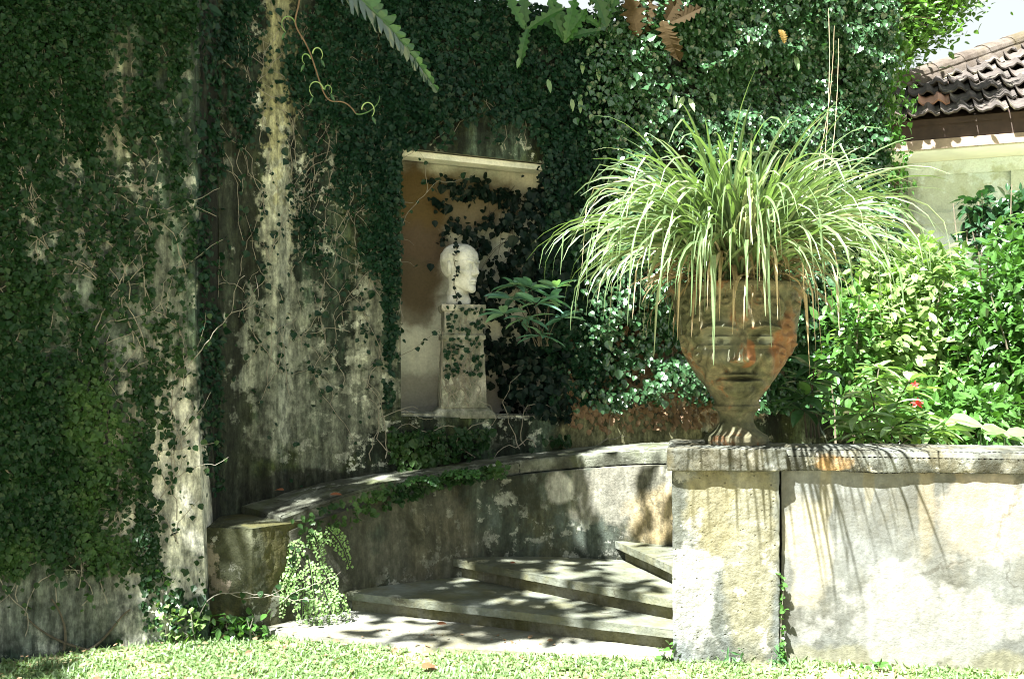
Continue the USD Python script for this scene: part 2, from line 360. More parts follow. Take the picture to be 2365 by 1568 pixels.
M['ivy_painted_shade'] = foliage('ivy_leaf_painted_shade', [(0, (.008, .032, .014)), (.5, (.016, .05, .018)), (.85, (.03, .078, .022)), (.93, (.06, .11, .025)), (1, (.14, .12, .035))], trans=.12, gloss=.42, spec=.22, patch=(2.2, (.006, .022, .014), .7))  # ivy colour darkened to paint in the shade on these leaves
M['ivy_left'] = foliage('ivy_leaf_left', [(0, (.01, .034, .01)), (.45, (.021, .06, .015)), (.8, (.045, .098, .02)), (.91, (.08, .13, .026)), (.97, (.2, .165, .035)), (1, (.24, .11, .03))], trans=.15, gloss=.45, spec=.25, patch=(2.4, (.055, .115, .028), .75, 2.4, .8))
M['ivy_painted_sun'] = foliage('ivy_leaf_painted_sun', [(0, (.035, .095, .035)), (.5, (.095, .19, .075)), (.85, (.2, .31, .14)), (.95, (.32, .4, .2)), (1, (.42, .35, .22))], trans=.15, gloss=.3, spec=1.0)  # the same ivy made paler and glossier, sunlight painted into its colour
M['ivy_niche_shade'] = foliage('ivy_leaf_niche_shade', [(0, (.004, .014, .01)), (.6, (.008, .024, .014)), (1, (.016, .04, .018))], trans=.1, gloss=.5, spec=.2)  # the same ivy again, niche shade painted in as near black
M['dry'] = foliage('dry_leaf', [(0, (.22, .14, .08)), (.5, (.36, .25, .16)), (1, (.5, .38, .28))], trans=.15, gloss=.7)
M['twig'] = plain('twig_bark', (.22, .205, .165), .85, .4, 30.0)
M['twig_vine'] = plain('vine_bark', (.13, .085, .05), .7, .3, 30.0)
M['twig_dark'] = plain('twig_bark_dark', (.1, .085, .06), .85, .4, 30.0)
M['blade'] = foliage('blade', [(0, (.13, .2, .09)), (.4, (.2, .275, .14)), (.75, (.28, .34, .2)), (.9, (.35, .37, .23)), (1, (.4, .37, .25))], trans=.28, gloss=.3, spec=.8, island=False, tcol=(1.1, 1.2, .7))
M['blade_stuff'] = foliage('blade_back', [(0, (.13, .2, .09)), (.4, (.2, .275, .14)), (.75, (.28, .34, .2)), (.9, (.35, .37, .23)), (1, (.4, .37, .25))], trans=.3, gloss=.36, tcol=(1.2, 1.35, .5))
M['straw'] = foliage('straw_blade', [(0, (.34, .27, .16)), (.5, (.45, .38, .25)), (1, (.55, .5, .37))], trans=.25, gloss=.6, island=False, tcol=(1.1, 1.0, .8))
M['straw_stuff'] = foliage('straw_clump', [(0, (.22, .17, .095)), (.5, (.36, .29, .18)), (1, (.5, .44, .31))], trans=.2, gloss=.65, tcol=(1.1, 1.0, .8))
M['shrub_light'] = foliage('shrub_leaf_light', [(0, (.17, .27, .09)), (.5, (.31, .42, .17)), (.85, (.44, .53, .27)), (1, (.56, .6, .38))], trans=.28, gloss=.33, spec=.8)
M['shrub_mid'] = foliage('shrub_leaf_mid', [(0, (.06, .15, .03)), (.5, (.19, .31, .08)), (.9, (.36, .47, .17)), (1, (.5, .55, .28))], trans=.25, gloss=.3, spec=.8)
M['tree_leaf'] = foliage('tree_leaf', [(0, (.1, .21, .05)), (.5, (.19, .32, .09)), (.9, (.3, .42, .15)), (1, (.4, .47, .22))], trans=.3, gloss=.38)
M['shrub_dark'] = foliage('shrub_leaf_dark', [(0, (.03, .085, .035)), (.6, (.055, .135, .045)), (1, (.1, .19, .06))], trans=.2, gloss=.3)
M['bluegreen'] = foliage('bluegreen_leaf', [(0, (.08, .19, .15)), (.6, (.13, .28, .2)), (1, (.22, .36, .22))], trans=.18, gloss=.35, island=False)
M['deep_leaf'] = foliage('deep_green_leaf', [(0, (.03, .085, .035)), (.6, (.05, .125, .045)), (1, (.08, .17, .05))], trans=.22, gloss=.38, island=False)
M['pale_leaf'] = foliage('pale_leaf', [(0, (.12, .23, .08)), (.5, (.2, .33, .13)), (1, (.34, .45, .22))], trans=.3, gloss=.33, island=False)
M['strap'] = foliage('strap_leaf', [(0, (.14, .24, .11)), (.6, (.24, .35, .18)), (1, (.33, .43, .25))], trans=.25, gloss=.25, island=False)
M['fern'] = foliage('fern_leaflet', [(0, (.2, .32, .12)), (.5, (.33, .45, .2)), (.85, (.45, .54, .31)), (1, (.55, .58, .42))], trans=.35, gloss=.5)
M['brown_frond'] = foliage('brown_frond', [(0, (.04, .028, .013)), (1, (.075, .053, .025))], trans=.3, gloss=.8, spec=.1, island=False, tcol=(1.3, 1.0, .6))
M['green_frond'] = foliage('green_frond', [(0, (.025, .085, .025)), (1, (.055, .15, .035))], trans=.35, gloss=.4, island=False)
M['yellow_leaf'] = foliage('yellow_leaf', [(0, (.22, .14, .03)), (1, (.28, .2, .05))], trans=.35, gloss=.5, island=False, tcol=(1.2, 1.0, .4))
M['grass'] = foliage('grass_blade', [(0, (.15, .23, .1)), (.45, (.27, .34, .18)), (.75, (.4, .44, .28)), (.9, (.5, .48, .35)), (1, (.48, .37, .26))], trans=.3, gloss=.45)
M['fallen'] = foliage('fallen_leaf_skin', [(0, (.2, .065, .03)), (1, (.3, .11, .05))], trans=.15, gloss=.6, island=False)
M['red'] = plain('red_petal', (.75, .06, .05), .5, .1)
M['white_petal'] = plain('white_petal', (.85, .86, .8), .5, .05)
M['bark'] = plain('bark', (.2, .17, .12), .9, .4, 9.0)
M['hang_leaf'] = foliage('hanging_leaf_skin', [(0, (.03, .06, .045)), (1, (.06, .1, .08))], trans=.1, gloss=.3, island=True, spec=.9)

# ------------------------------------------------------------------ ground
rng = np.random.default_rng(5)


def ground_z(x, y):
    return .02 * np.sin(x * .9 + .4) * np.exp(-((y - 5) / 6) ** 2) + .012 * fbm(np.stack([x * 1.3, y * 1.3, 0 * x], -1), 3)


gx = np.concatenate([[-300, -60, -20, -9], np.linspace(-6, 6, 97), [9, 20, 60, 300]])
gy = np.concatenate([[-200, -30, -4], np.linspace(0, 12, 97), [18, 40, 120, 400]])
X, Y = np.meshgrid(gx, gy, indexing='ij')
Z = ground_z(X, Y)
obj('ground', (np.stack([X, Y, Z], -1).reshape(-1, 3), grid_faces(len(gx), len(gy))), M['soil'], smooth=True, kind='structure',
    label='sunlit lawn ground of pale soil and short grass in front of the walls', cat='ground')

# paved landing at the foot of the steps
slab = prism([(-1.5, 5.66), (-1.15, 5.52), (-.42, 5.27), (.2, 5.17), (.86, 5.1), (1.0, 5.4), (.6, 6.6), (-.6, 6.6), (-1.5, 6.0)], -.1, .022)
obj('pavement', rough(slab, .07, .006, 3.0, 4, fine=.002), M['slab'], smooth=40, kind='structure', label='cracked pale paving slab at the foot of the curved steps', cat='paving')

# terrace behind the right wall
terr = prism([(1.35, 5.5), (1.75, 5.35), (5.0, 4.75), (14, 6), (14, 16), (2.2, 16), (2.95, 8.1), (1.6, 7.4)], -.1, .56)
obj('terrace', rough(terr, .5, .03, 1.0, 2), M['soil'], smooth=40, kind='structure', label='raised earth terrace behind the low right wall', cat='ground')

# ------------------------------------------------------------------ left wall
LW0, LW1 = np.array([-4.4, 3.93]), np.array([-1.82, 5.715])
lw_dir = (LW1 - LW0) / np.linalg.norm(LW1 - LW0); lw_n = np.array([lw_dir[1], -lw_dir[0]]); lw_len = np.linalg.norm(LW1 - LW0)
LW_TOP = 6.4


def left_face(s, z):
    """Point on the left wall's front: s metres left of its right-hand edge."""
    s = np.asarray(s, float); z = np.asarray(z, float)
    base = LW1 - lw_dir * s[..., None]
    w = .5 * np.clip(1 - z / 1.9, 0, 1)
    d = .5 * np.maximum(w - s, 0) * np.clip(1 - z / 2.1, 0, 1) ** .5
    p3 = np.stack([base[..., 0], base[..., 1], z], -1)
    d = d + .035 * fbm(p3 * 1.2, 11) + .012 * fbm(p3 * 6, 12, 3)
    p3[..., :2] += lw_n * d[..., None]
    return p3


def grid_wall(face, ss, zs, back, flip=False):
    """A wall: a detailed front sheet, plain back, top and ends. back(p) gives the rear point of a front point."""
    S, Zz = np.meshgrid(ss, zs, indexing='ij')
    F = face(S, Zz); B = back(F, S)
    nu, nv = F.shape[:2]
    v = np.vstack([F.reshape(-1, 3), B.reshape(-1, 3)]); k = nu * nv
    f1 = grid_faces(nu, nv); f2 = f1[:, ::-1] + k
    idx = np.arange(k).reshape(nu, nv)
    rims = []
    for line in (idx[:, -1], idx[::-1, 0], idx[0, :], idx[-1, ::-1]):
        a, b = line[:-1], line[1:]
        rims += [np.stack([a, b, b + k], -1), np.stack([a, b + k, a + k], -1)]
    m = trimesh.Trimesh(v, np.vstack([f1, f2] + rims), process=False)
    m.fix_normals()
    return m


ss = np.concatenate([np.arange(0, 1.7, .035), np.linspace(1.7, lw_len, 8)])
zs = np.concatenate([np.arange(-.15, 4.3, .05), np.linspace(4.3, LW_TOP, 8)])


def left_back(F, S):
    B = F.copy()
    t = np.clip(S / lw_len, 0, 1)
    B[..., 0] = -1.80 + (-4.9 + 1.80) * t
    B[..., 1] = 6.16 + (4.35 - 6.16) * t
    return B


w = thing('garden_wall', 'tall dark ivy-covered wall on the left with a bare streak painted sunlit pale at its foot', 'wall')
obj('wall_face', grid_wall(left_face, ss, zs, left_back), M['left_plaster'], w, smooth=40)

# ------------------------------------------------------------------ tall curved wall with the niche
cs_pts = np.array([(-1.80, 6.10), (-1.66, 6.30), (-1.45, 6.47), (-1.15, 6.60), (-.95, 6.655)])
N0 = np.array([-.75, 6.72]); n_dir = np.array([1.0, .34]) / math.hypot(1, .34); n_out = np.array([n_dir[1], -n_dir[0]])
cs_pts = np.vstack([cs_pts, N0])
cs_len = np.concatenate([[0], np.cumsum(np.linalg.norm(np.diff(cs_pts, axis=0), axis=1))])
cs_len -= cs_len[-1]
cs_x = CubicSpline(cs_len, cs_pts[:, 0], bc_type=('not-a-knot', (1, n_dir[0]))); cs_y = CubicSpline(cs_len, cs_pts[:, 1], bc_type=('not-a-knot', (1, n_dir[1])))
S_MIN = cs_len[0]; S_MAX = 3.93
NI0, NI1, NZ0, NZ1 = 0.0, 1.10, 1.175, 2.985
TALL_TOP = 4.05


def tall_base(s):
    s = np.asarray(s, float)
    c = np.clip(s, S_MIN, 0)
    x = np.where(s < 0, cs_x(c), N0[0] + n_dir[0] * s); y = np.where(s < 0, cs_y(c), N0[1] + n_dir[1] * s)
    tx = np.where(s < 0, cs_x(c, 1), n_dir[0]); ty = np.where(s < 0, cs_y(c, 1), n_dir[1])
    L = np.hypot(tx, ty)
    return np.stack([x, y], -1), np.stack([ty / L, -tx / L], -1)


def shear(s):
    return -.035 * np.clip(s, 0, 1.4)


def tall_face(s, z, d=0.0):
    b, n = tall_base(s)
    p3 = np.stack([b[..., 0], b[..., 1], z + shear(s)], -1)
    edge = np.minimum(np.minimum(np.abs(s - NI0), np.abs(s - NI1)), np.minimum(np.abs(z - NZ0), np.abs(z - NZ1)))
    k = np.clip(edge / .08, .25, 1)
    dd = (.03 * fbm(p3 * 1.3, 21) + .012 * fbm(p3 * 6, 22, 3)) * k
    ridge = .05 * np.exp(-((s + .86) / .1) ** 2)            # the shallow rib on the curved part
    p3[..., :2] += n * (dd + d + ridge)[..., None]
    return p3


w = thing('garden_wall', 'tall curved back wall of mossy plaster holding the niche with the bust', 'wall')
su = np.unique(np.round(np.concatenate([np.arange(S_MIN, 0, .045), np.linspace(NI0, NI1, 26), np.arange(NI1 + .05, S_MAX, .06), [S_MAX]]), 4))
zu = np.unique(np.round(np.concatenate([np.arange(-.1, NZ0, .06), np.linspace(NZ0, NZ1, 38), np.arange(NZ1 + .05, TALL_TOP, .06), [TALL_TOP]]), 4))
S, Zz = np.meshgrid(su, zu, indexing='ij')
F = tall_face(S, Zz)
b, n = tall_base(S)
Bk = F.copy(); Bk[..., :2] = b - n * .75
nu, nv = F.shape[:2]; k = nu * nv
fi = grid_faces(nu, nv)
sc = S.reshape(-1)[fi].mean(1); zc = Zz.reshape(-1)[fi].mean(1)
hole = (sc > NI0) & (sc < NI1) & (zc > NZ0) & (zc < NZ1)
idx = np.arange(k).reshape(nu, nv); rims = []
for line in (idx[:, -1], idx[0, ::-1], idx[-1, :]):
    a, bb = line[:-1], line[1:]
    rims += [np.stack([a, bb, bb + k], -1), np.stack([a, bb + k, a + k], -1)]
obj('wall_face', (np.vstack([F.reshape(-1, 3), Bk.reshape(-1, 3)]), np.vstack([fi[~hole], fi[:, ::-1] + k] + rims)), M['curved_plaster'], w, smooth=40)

NDEP = .46


def ndir(s, z, dep):
    p = N0 + n_dir * s - n_out * dep
    return np.array([p[0], p[1], z + float(shear(np.array(s)))])


def sheet(corner00, corner10, corner11, corner01, nu=12, nv=16, amp=.006, seed=1):
    u, v = np.meshgrid(np.linspace(0, 1, nu), np.linspace(0, 1, nv), indexing='ij')
    u, v = u[..., None], v[..., None]
    p = corner00 * (1 - u) * (1 - v) + corner10 * u * (1 - v) + corner11 * u * v + corner01 * (1 - u) * v
    nrm = unit(np.cross(corner10 - corner00, corner01 - corner00))
    wgt = (4 * u * (1 - u)) ** .3 * (4 * v * (1 - v)) ** .3
    p = p + nrm * (fbm(p * 2.5, seed) * 2 * amp)[..., None] * wgt
    return p.reshape(-1, 3), grid_faces(nu, nv)


a0, a1, z0, z1 = NI0 - .012, NI1 + .012, NZ0 - .012, NZ1 + .012
ni = [sheet(ndir(a0, z0, NDEP), ndir(a1, z0, NDEP), ndir(a1, z1, NDEP), ndir(a0, z1, NDEP), 30, 40, .012, 31),
      sheet(ndir(a1, z0, -.0), ndir(a1, z0, NDEP), ndir(a1, z1, NDEP), ndir(a1, z1, -.0), 12, 30, .006, 32),
      sheet(ndir(a0, z0, -.0), ndir(a0, z0, NDEP), ndir(a0, z1, NDEP), ndir(a0, z1, -.0), 12, 30, .006, 33),
      sheet(ndir(a0, z1, -.0), ndir(a1, z1, -.0), ndir(a1, z1, NDEP), ndir(a0, z1, NDEP), 30, 12, .006, 34),
      sheet(ndir(a0, z0, -.0), ndir(a1, z0, -.0), ndir(a1, z0, NDEP), ndir(a0, z0, NDEP), 30, 12, .006, 35)]
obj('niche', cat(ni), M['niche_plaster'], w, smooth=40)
# the lintel: a plain flat band just inside the top of the niche
lint = sweep([[ndir(s, NZ1 - .005, .03), ndir(s, NZ1 - .005, .14), ndir(s, NZ1 - .05, .14), ndir(s, NZ1 - .045, .03)] for s in np.linspace(NI0 + .004, NI1 - .004, 14)])
obj('lintel', rough(lint, .05, .003, 8.0, 36), M['niche_plaster'], w, smooth=40)
sill = sweep([[ndir(s, NZ0 + .003, -.095), ndir(s, NZ0 + .006, .06), ndir(s, NZ0 - .125, .06), ndir(s, NZ0 - .125, -.085)] for s in np.linspace(NI0 - .06, NI1 + .12, 30)])
obj('sill', rough(sill, .04, .013, 7.0, 37, smooth=1, fine=.004), M['sill'], w, smooth=50)
pl = sweep([[ndir(s, 1.185 + .03 * math.sin(s * 9), -.055), ndir(s, 1.2, .1), ndir(s, .2, .1), ndir(s, .2, -.07)] for s in np.linspace(NI1 + .16, 3.2, 40)])
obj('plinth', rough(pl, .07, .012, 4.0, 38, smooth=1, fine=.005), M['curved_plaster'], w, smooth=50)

# ------------------------------------------------------------------ low curved parapet (a bench-high wall beside the steps)
lp = np.array([(-1.36, 5.80), (-1.01, 6.10), (-.68, 6.33), (-.33, 6.51), (.2, 6.58), (.67, 6.48), (1.1, 6.22), (1.45, 5.85), (1.62, 5.55)])
lt = np.concatenate([[0], np.cumsum(np.linalg.norm(np.diff(lp, axis=0), axis=1))])
lx, ly = CubicSpline(lt, lp[:, 0]), CubicSpline(lt, lp[:, 1])
capz_x = np.array([-1.6, -1.38, -1.06, -.8, -.24, .05, .98, 1.7]); capz_z = np.array([.575, .60, .70, .765, .835, .872, .965, 1.0])
bt = np.array([-1.81, -1.45, -1.11, -.75, .0, .6, 1.2, 1.9])


def low_at(t):
    p = np.array([lx(t), ly(t)]); d = np.array([lx(t, 1), ly(t, 1)]); d /= np.linalg.norm(d)
    return p, np.array([d[1], -d[0]])            # normal towards the steps


def ledge(t):
    """Distance from the parapet's inner face back to the tall wall."""
    return np.interp(t, [0, .35, .8, 1.3, 2.0, 2.6, 3.2, 4.2], [.46, .58, .52, .46, .46, .5, .4, .34])


ts = np.linspace(0.02, lt[-1], 70)
body, cop = [], []
for t in ts:
    p, n = low_at(t); zc = float(np.interp(p[0], capz_x, capz_z)) if t < 2.9 else float(np.interp(t, [2.9, lt[-1]], [.97, 1.0]))
    L = ledge(t)
    o = lambda off, z: [p[0] - n[0] * off, p[1] - n[1] * off, z]
    bat = .03
    body.append([o(-bat, -.1), o(0, zc - .08), o(L + .1, zc - .08), o(L + .1, -.1)])
    fr = float(np.interp(t, [0, .5, .8], [.004, .012, .05]))
    cop.append([o(-fr, zc - .092), o(-fr - .004, zc - .012), o(-fr + .014, zc), o(L * .5, zc + .008), o(L + .12, zc + .012), o(L + .12, zc - .092)])
w = thing('parapet_wall', 'low curved mossy parapet rising beside the winding stone steps', 'wall')
obj('wall_body', rough(sweep(body), .06, .012, 3.5, 41, fine=.004), M['parapet'], w, smooth=40)
obj('coping', rough(sweep(cop), .05, .010, 5.0, 42, smooth=1, fine=.004), M['parapet_cap'], w, smooth=45)
be = prism([(-1.95, 5.735), (-1.815, 5.70), (-1.475, 5.655), (-1.345, 5.80), (-1.2, 6.0), (-1.7, 6.25), (-1.95, 6.15)], -.1, .59)
be = rough(be, .03, .008, 7.0, 43, smooth=0, fine=.006)
vz = be.vertices.copy()
vz[:, 1] -= .05 * np.clip((.58 - vz[:, 2]) / .58, 0, 1) * (vz[:, 1] < 5.9)
be.vertices = vz
obj('end_block', be, M['bench_end'], w, smooth=45)

# ------------------------------------------------------------------ steps
st = thing('stone_staircase', 'three winding stone steps climbing to the right behind the urn pier', 'steps')
edges = [((-1.0, 6.05), (.84, 5.18), .14), ((-.325, 6.42), (.86, 5.335), .26), ((.67, 6.456), (.905, 5.637), .38)]
for i, (A, B, z) in enumerate(edges):
    A, B = np.array(A), np.array(B)
    d = (B - A) / np.linalg.norm(B - A); nn = np.array([d[1], -d[0]])           # towards the lower step
    if nn[1] > 0: nn = -nn
    A2, B2 = A - d * .14, B + d * .2
    rear = [(1.35, 5.62), (1.55, 5.9), (1.25, 6.35), (.9, 6.62), (.2, 6.75), (-.4, 6.68), (-.8, 6.45), (-1.2, 6.2)]
    rear = [r for r in rear if np.dot(np.array(r) - A, nn) < -.03]
    tread = rough(prism([A2, B2] + rear, z - .045, z), .03, .003, 7.0, 51 + i, fine=.0025, smooth=0)
    rin = -nn * .05
    ris = rough(prism([A2 + rin, B2 + rin] + rear, -.05 if i == 0 else z - .2, z - .043), .05, .006, 6.0, 61 + i, fine=.003)
    sp = obj('step', tread, M['step'], st, smooth=40)
    obj('riser', ris, M['riser'], sp, smooth=40)
# the hidden fourth step behind the pier
obj('step', rough(prism([(1.08, 5.66), (1.3, 5.64), (1.6, 5.9), (1.2, 6.4)], .3, .5), .1, .004, 5.0, 71), M['step'], st, smooth=40)

# ------------------------------------------------------------------ pier and right wall
a5 = math.radians(-4)
pw = thing('stone_pier', 'square whitewashed stone pier carrying the terracotta face urn', 'pier')


def rbox(cx, cy, z0, w, d, h, ang, step, amp, freq, seed, smooth=2, fine=0.004):
    m = trimesh.creation.box([w, d, h])
    m = rough(m, step, amp, freq, seed, smooth, fine)
    m.apply_transform(trimesh.transformations.rotation_matrix(ang, [0, 0, 1]))
    m.apply_translation([cx, cy, z0 + h / 2])
    return m


obj('shaft', rough(prism([(.806, 5.0), (1.342, 4.99), (1.39, 5.62), (.925, 5.62)], -.1, .99), .03, .008, 5.0, 81, 1, .005), M['pier'], pw, smooth=45)
obj('cap', rough(prism([(.772, 4.952), (1.375, 4.945), (1.42, 5.66), (.895, 5.66)], .985, 1.097), .028, .012, 5.0, 82, 2, .006), M['wall_cap'], pw, smooth=50)
rw = thing('boundary_wall', 'low sunlit whitewashed wall running right from the urn pier', 'wall')
R0 = np.array([1.366, 5.045]); rd = np.array([math.cos(math.radians(-10)), math.sin(math.radians(-10))]); rn = np.array([-rd[1], rd[0]])
rw_len = 4.2


def rstation(t, off, z):
    p = R0 + rd * t + rn * off
    return [p[0], p[1], z]


tsr = np.linspace(0, rw_len, 84)
obj('wall_body', rough(sweep([[rstation(t, .0, -.1), rstation(t, .0, .995), rstation(t, .36, .995), rstation(t, .36, -.1)] for t in tsr]), .045, .009, 3.0, 83, fine=.003), M['right_wall'], rw, smooth=40)
obj('coping', rough(sweep([[rstation(t, -.05 - .008 * math.sin(t * 5), .984), rstation(t, -.055, 1.06), rstation(t, -.03, 1.088), rstation(t, .2, 1.10), rstation(t, .42, 1.09), rstation(t, .42, .984)] for t in np.linspace(-.03, rw_len, 84)]), .035, .012, 5.0, 84, smooth=1, fine=.006), M['wall_cap'], rw, smooth=50)

# ------------------------------------------------------------------ urn with the face
UC = np.array([1.188, 5.27, 1.10])
prof = np.array([(.0, .0), (.16, .0), (.168, .02), (.162, .045), (.135, .06), (.105, .085), (.088, .115), (.088, .14), (.1, .17), (.122, .188), (.126, .2), (.116, .212), (.118, .235), (.14, .272), (.198, .345), (.243, .415),
                 (.272, .47), (.286, .51), (.302, .56), (.321, .68), (.333, .75), (.34, .785), (.352, .80), (.36, .815), (.355, .832), (.34, .84), (.325, .825), (.315, .78), (.3, .7), (.0, .68)])
pt_ = np.concatenate([[0], np.cumsum(np.linalg.norm(np.diff(prof, axis=0), axis=1))])
uu = np.linspace(0, pt_[-1], 400)
pr, pz = np.interp(uu, pt_, prof[:, 0]), np.interp(uu, pt_, prof[:, 1])
th = np.linspace(0, 2 * np.pi, 420, endpoint=False)
TH, RR = np.meshgrid(th, pr, indexing='ij'); _, ZZ = np.meshgrid(th, pz, indexing='ij')
outer = (np.arange(len(uu)) < np.searchsorted(uu, pt_[21]))[None, :] & (ZZ > .2)
ang = (TH + np.pi / 2 + np.pi) % (2 * np.pi) - np.pi          # 0 faces the camera (-y)
ang = ang + math.radians(8)
u = ang * np.maximum(RR, .15); z = ZZ
ga = lambda u0, z0, su, sz, rot=0: np.exp(-.5 * (((u - u0) * math.cos(rot) + (z - z0) * math.sin(rot)) / su) ** 2 - .5 * ((-(u - u0) * math.sin(rot) + (z - z0) * math.cos(rot)) / sz) ** 2)
dsp = np.zeros_like(u)
t_n = np.clip((.6 - z) / .17, 0, 1)
nose = np.exp(-.5 * (u / (.014 + .018 * t_n)) ** 2) * (.014 + .062 * t_n) * (1 / (1 + np.exp(-(z - .418) / .006))) * (1 / (1 + np.exp((z - .6) / .02)))
dsp += nose + .02 * ga(-.035, .432, .014, .012) + .02 * ga(.035, .432, .014, .012)
for s in (-1, 1):
    zb = .585 + .022 * np.sin(np.clip(np.abs(u), 0, .22) / .22 * np.pi)
    side = (s * u > 0)
    dsp += side * .024 * np.exp(-.5 * ((z - zb) / .011) ** 2) * np.clip((np.abs(u) - .01) / .03, 0, 1) * np.clip((.21 - np.abs(u)) / .04, 0, 1)
    dsp += -.036 * ga(s * .115, .54, .052, .026) + .036 * ga(s * .115, .533, .036, .015) - .026 * ga(s * .112, .533, .011, .009)
    dsp += .014 * ga(s * .115, .513, .048, .006) + .016 * ga(s * .115, .556, .05, .006)
    dsp += .022 * ga(s * .125, .445, .045, .035)
    dsp += .014 * ga(s * .15, .37, .02, .06, s * .5) + .014 * ga(s * .10, .325, .018, .05, s * .9)
    dsp += -.012 * ga(s * .085, .42, .006, .05, s * -.45)
    for (c0, c1, rad) in ((.17, .70, .05), (.08, .745, .035), (.25, .6, .05), (.22, .46, .04), (.31, .72, .05), (.33, .52, .05)):
        rr = np.hypot(u - s * c0, (z - c1))
        dsp += np.exp(-(rr / rad) ** 2) * .012 + .007 * np.cos(rr / rad * 6) * np.exp(-(rr / (rad * 1.4)) ** 2)
dsp += .024 * ga(0, .363, .05, .008) - .03 * ga(0, .347, .058, .006) + .028 * ga(0, .329, .038, .011)
dsp += .024 * ga(-.03, .283, .028, .022) + .024 * ga(.03, .283, .028, .022)
dsp += .012 * ga(0, .66, .03, .03)
P0 = np.stack([np.cos(TH) * RR, np.sin(TH) * RR, ZZ], -1)
dsp = dsp * 2.0 * (np.abs(ang) < 2.2) * np.clip((z - .2) / .05, 0, 1) * np.clip((.775 - z) / .03, 0, 1) * outer
dsp += .006 * fbm(P0 * 9, 91) * outer + .004 * fbm(P0 * 25, 92, 2)
Rn = RR + dsp
V = np.stack([UC[0] + np.cos(TH) * Rn, UC[1] + np.sin(TH) * Rn, UC[2] + ZZ], -1)
urn = thing('terracotta_urn', 'large terracotta urn with a carved face standing on the square pier', 'urn')
fu = grid_faces(len(th), len(uu), wrap=True)
zf = ZZ.reshape(-1)[fu].mean(1); jf = (fu % len(uu)).mean(1)
foot_m = (zf < .2) & (jf < 200)
rim_m = (jf >= np.searchsorted(uu, pt_[21])) & (jf < np.searchsorted(uu, pt_[26]))
for nm, mk in (('foot', foot_m), ('rim', rim_m), ('bowl', ~foot_m & ~rim_m)):
    t_ = trimesh.Trimesh(V.reshape(-1, 3), fu[mk], process=False); t_.remove_unreferenced_vertices()
    obj(nm, t_, M['urn'], urn, smooth=True)

# plant in the urn: arching strap blades
rng = np.random.default_rng(77)


def blade(base, az, el, L, width, droop, n=10, stiff=1.6, twist=0.0, kink=None):
    """A folded ribbon that leaves its base at the given bearing and bends over under its own weight."""
    p = np.array(base, float); ds = L / n
    h = np.array([math.cos(az), math.sin(az), 0.0]); e = el
    pts, dirs = [p.copy()], []
    for i in range(n):
        d = h * math.cos(e) + np.array([0, 0, math.sin(e)])
        dirs.append(d)
        p = p + d * ds
        pts.append(p.copy())
        e -= droop * ds * (.25 + 1.6 * ((i + 1) / n) ** stiff)
        if kink is not None and i == kink:
            e -= .9
        e = max(e, -1.5)
    dirs.append(dirs[-1])
    pts, dirs = np.array(pts), np.array(dirs)
    side = np.array([-h[1], h[0], 0.0])
    t = np.linspace(0, 1, n + 1)
    wd = width * np.minimum(1, .55 + 2.5 * t) * np.minimum(1, (1.02 - t) / .45) ** .8
    up = np.cross(side, dirs)
    up = np.where((up[:, 2:] < -0.2), -up, up)
    ca, sa = np.cos(twist * t)[:, None], np.sin(twist * t)[:, None]
    s2 = side * ca + up * sa; u2 = up * ca - side * sa
    v = np.stack([pts - s2 * wd[:, None] / 2 + u2 * (wd * .18)[:, None], pts, pts + s2 * wd[:, None] / 2 + u2 * (wd * .18)[:, None]], 1).reshape(-1, 3)
    i = np.arange(n)[:, None] * 3
    f = np.concatenate([i + [0, 1, 4], i + [0, 4, 3], i + [1, 2, 5], i + [1, 5, 4]], 0)
    return v, f


plant = thing('urn_plant', 'bushy fountain of long arching striped grassy leaves filling the face urn', 'plant')
stuffb, stuffs = [], []
TOPC = UC + [0, 0, .82]


def add_blade(k, dry=False, **o):
    az = o.get('az', rng.uniform(0, 2 * np.pi))
    r = .21 * math.sqrt(rng.random())
    base = TOPC + [r * math.cos(az + rng.normal(0, .6)), r * math.sin(az + rng.normal(0, .6)), rng.uniform(0, .12)]
    if dry:
        b = blade(base, az, o.get('el', rng.uniform(.2, 1.0)), o.get('L', rng.uniform(.45, .95)), rng.uniform(.010, .020), o.get('droop', rng.uniform(3.2, 5.5)), twist=rng.normal(0, 1.0), stiff=.8)
    else:
        el = o.get('el', rng.uniform(.4, 1.42))
        L = o.get('L', rng.uniform(.55, 1.15) * (1 if el < 1.1 else .86) * (1.15 if rng.random() < .12 else 1))
        b = blade(base, az, el, L, rng.uniform(.013, .026), o.get('droop', rng.uniform(1.3, 2.9)), twist=rng.normal(0, 1.0), n=11, kink=int(rng.integers(4, 9)) if rng.random() < .16 else None)
    if k < 300:
        obj('leaf', b, M['straw'] if dry else M['blade'], plant)
    elif dry:
        stuffs.append(b)
    else:
        stuffb.append(b)


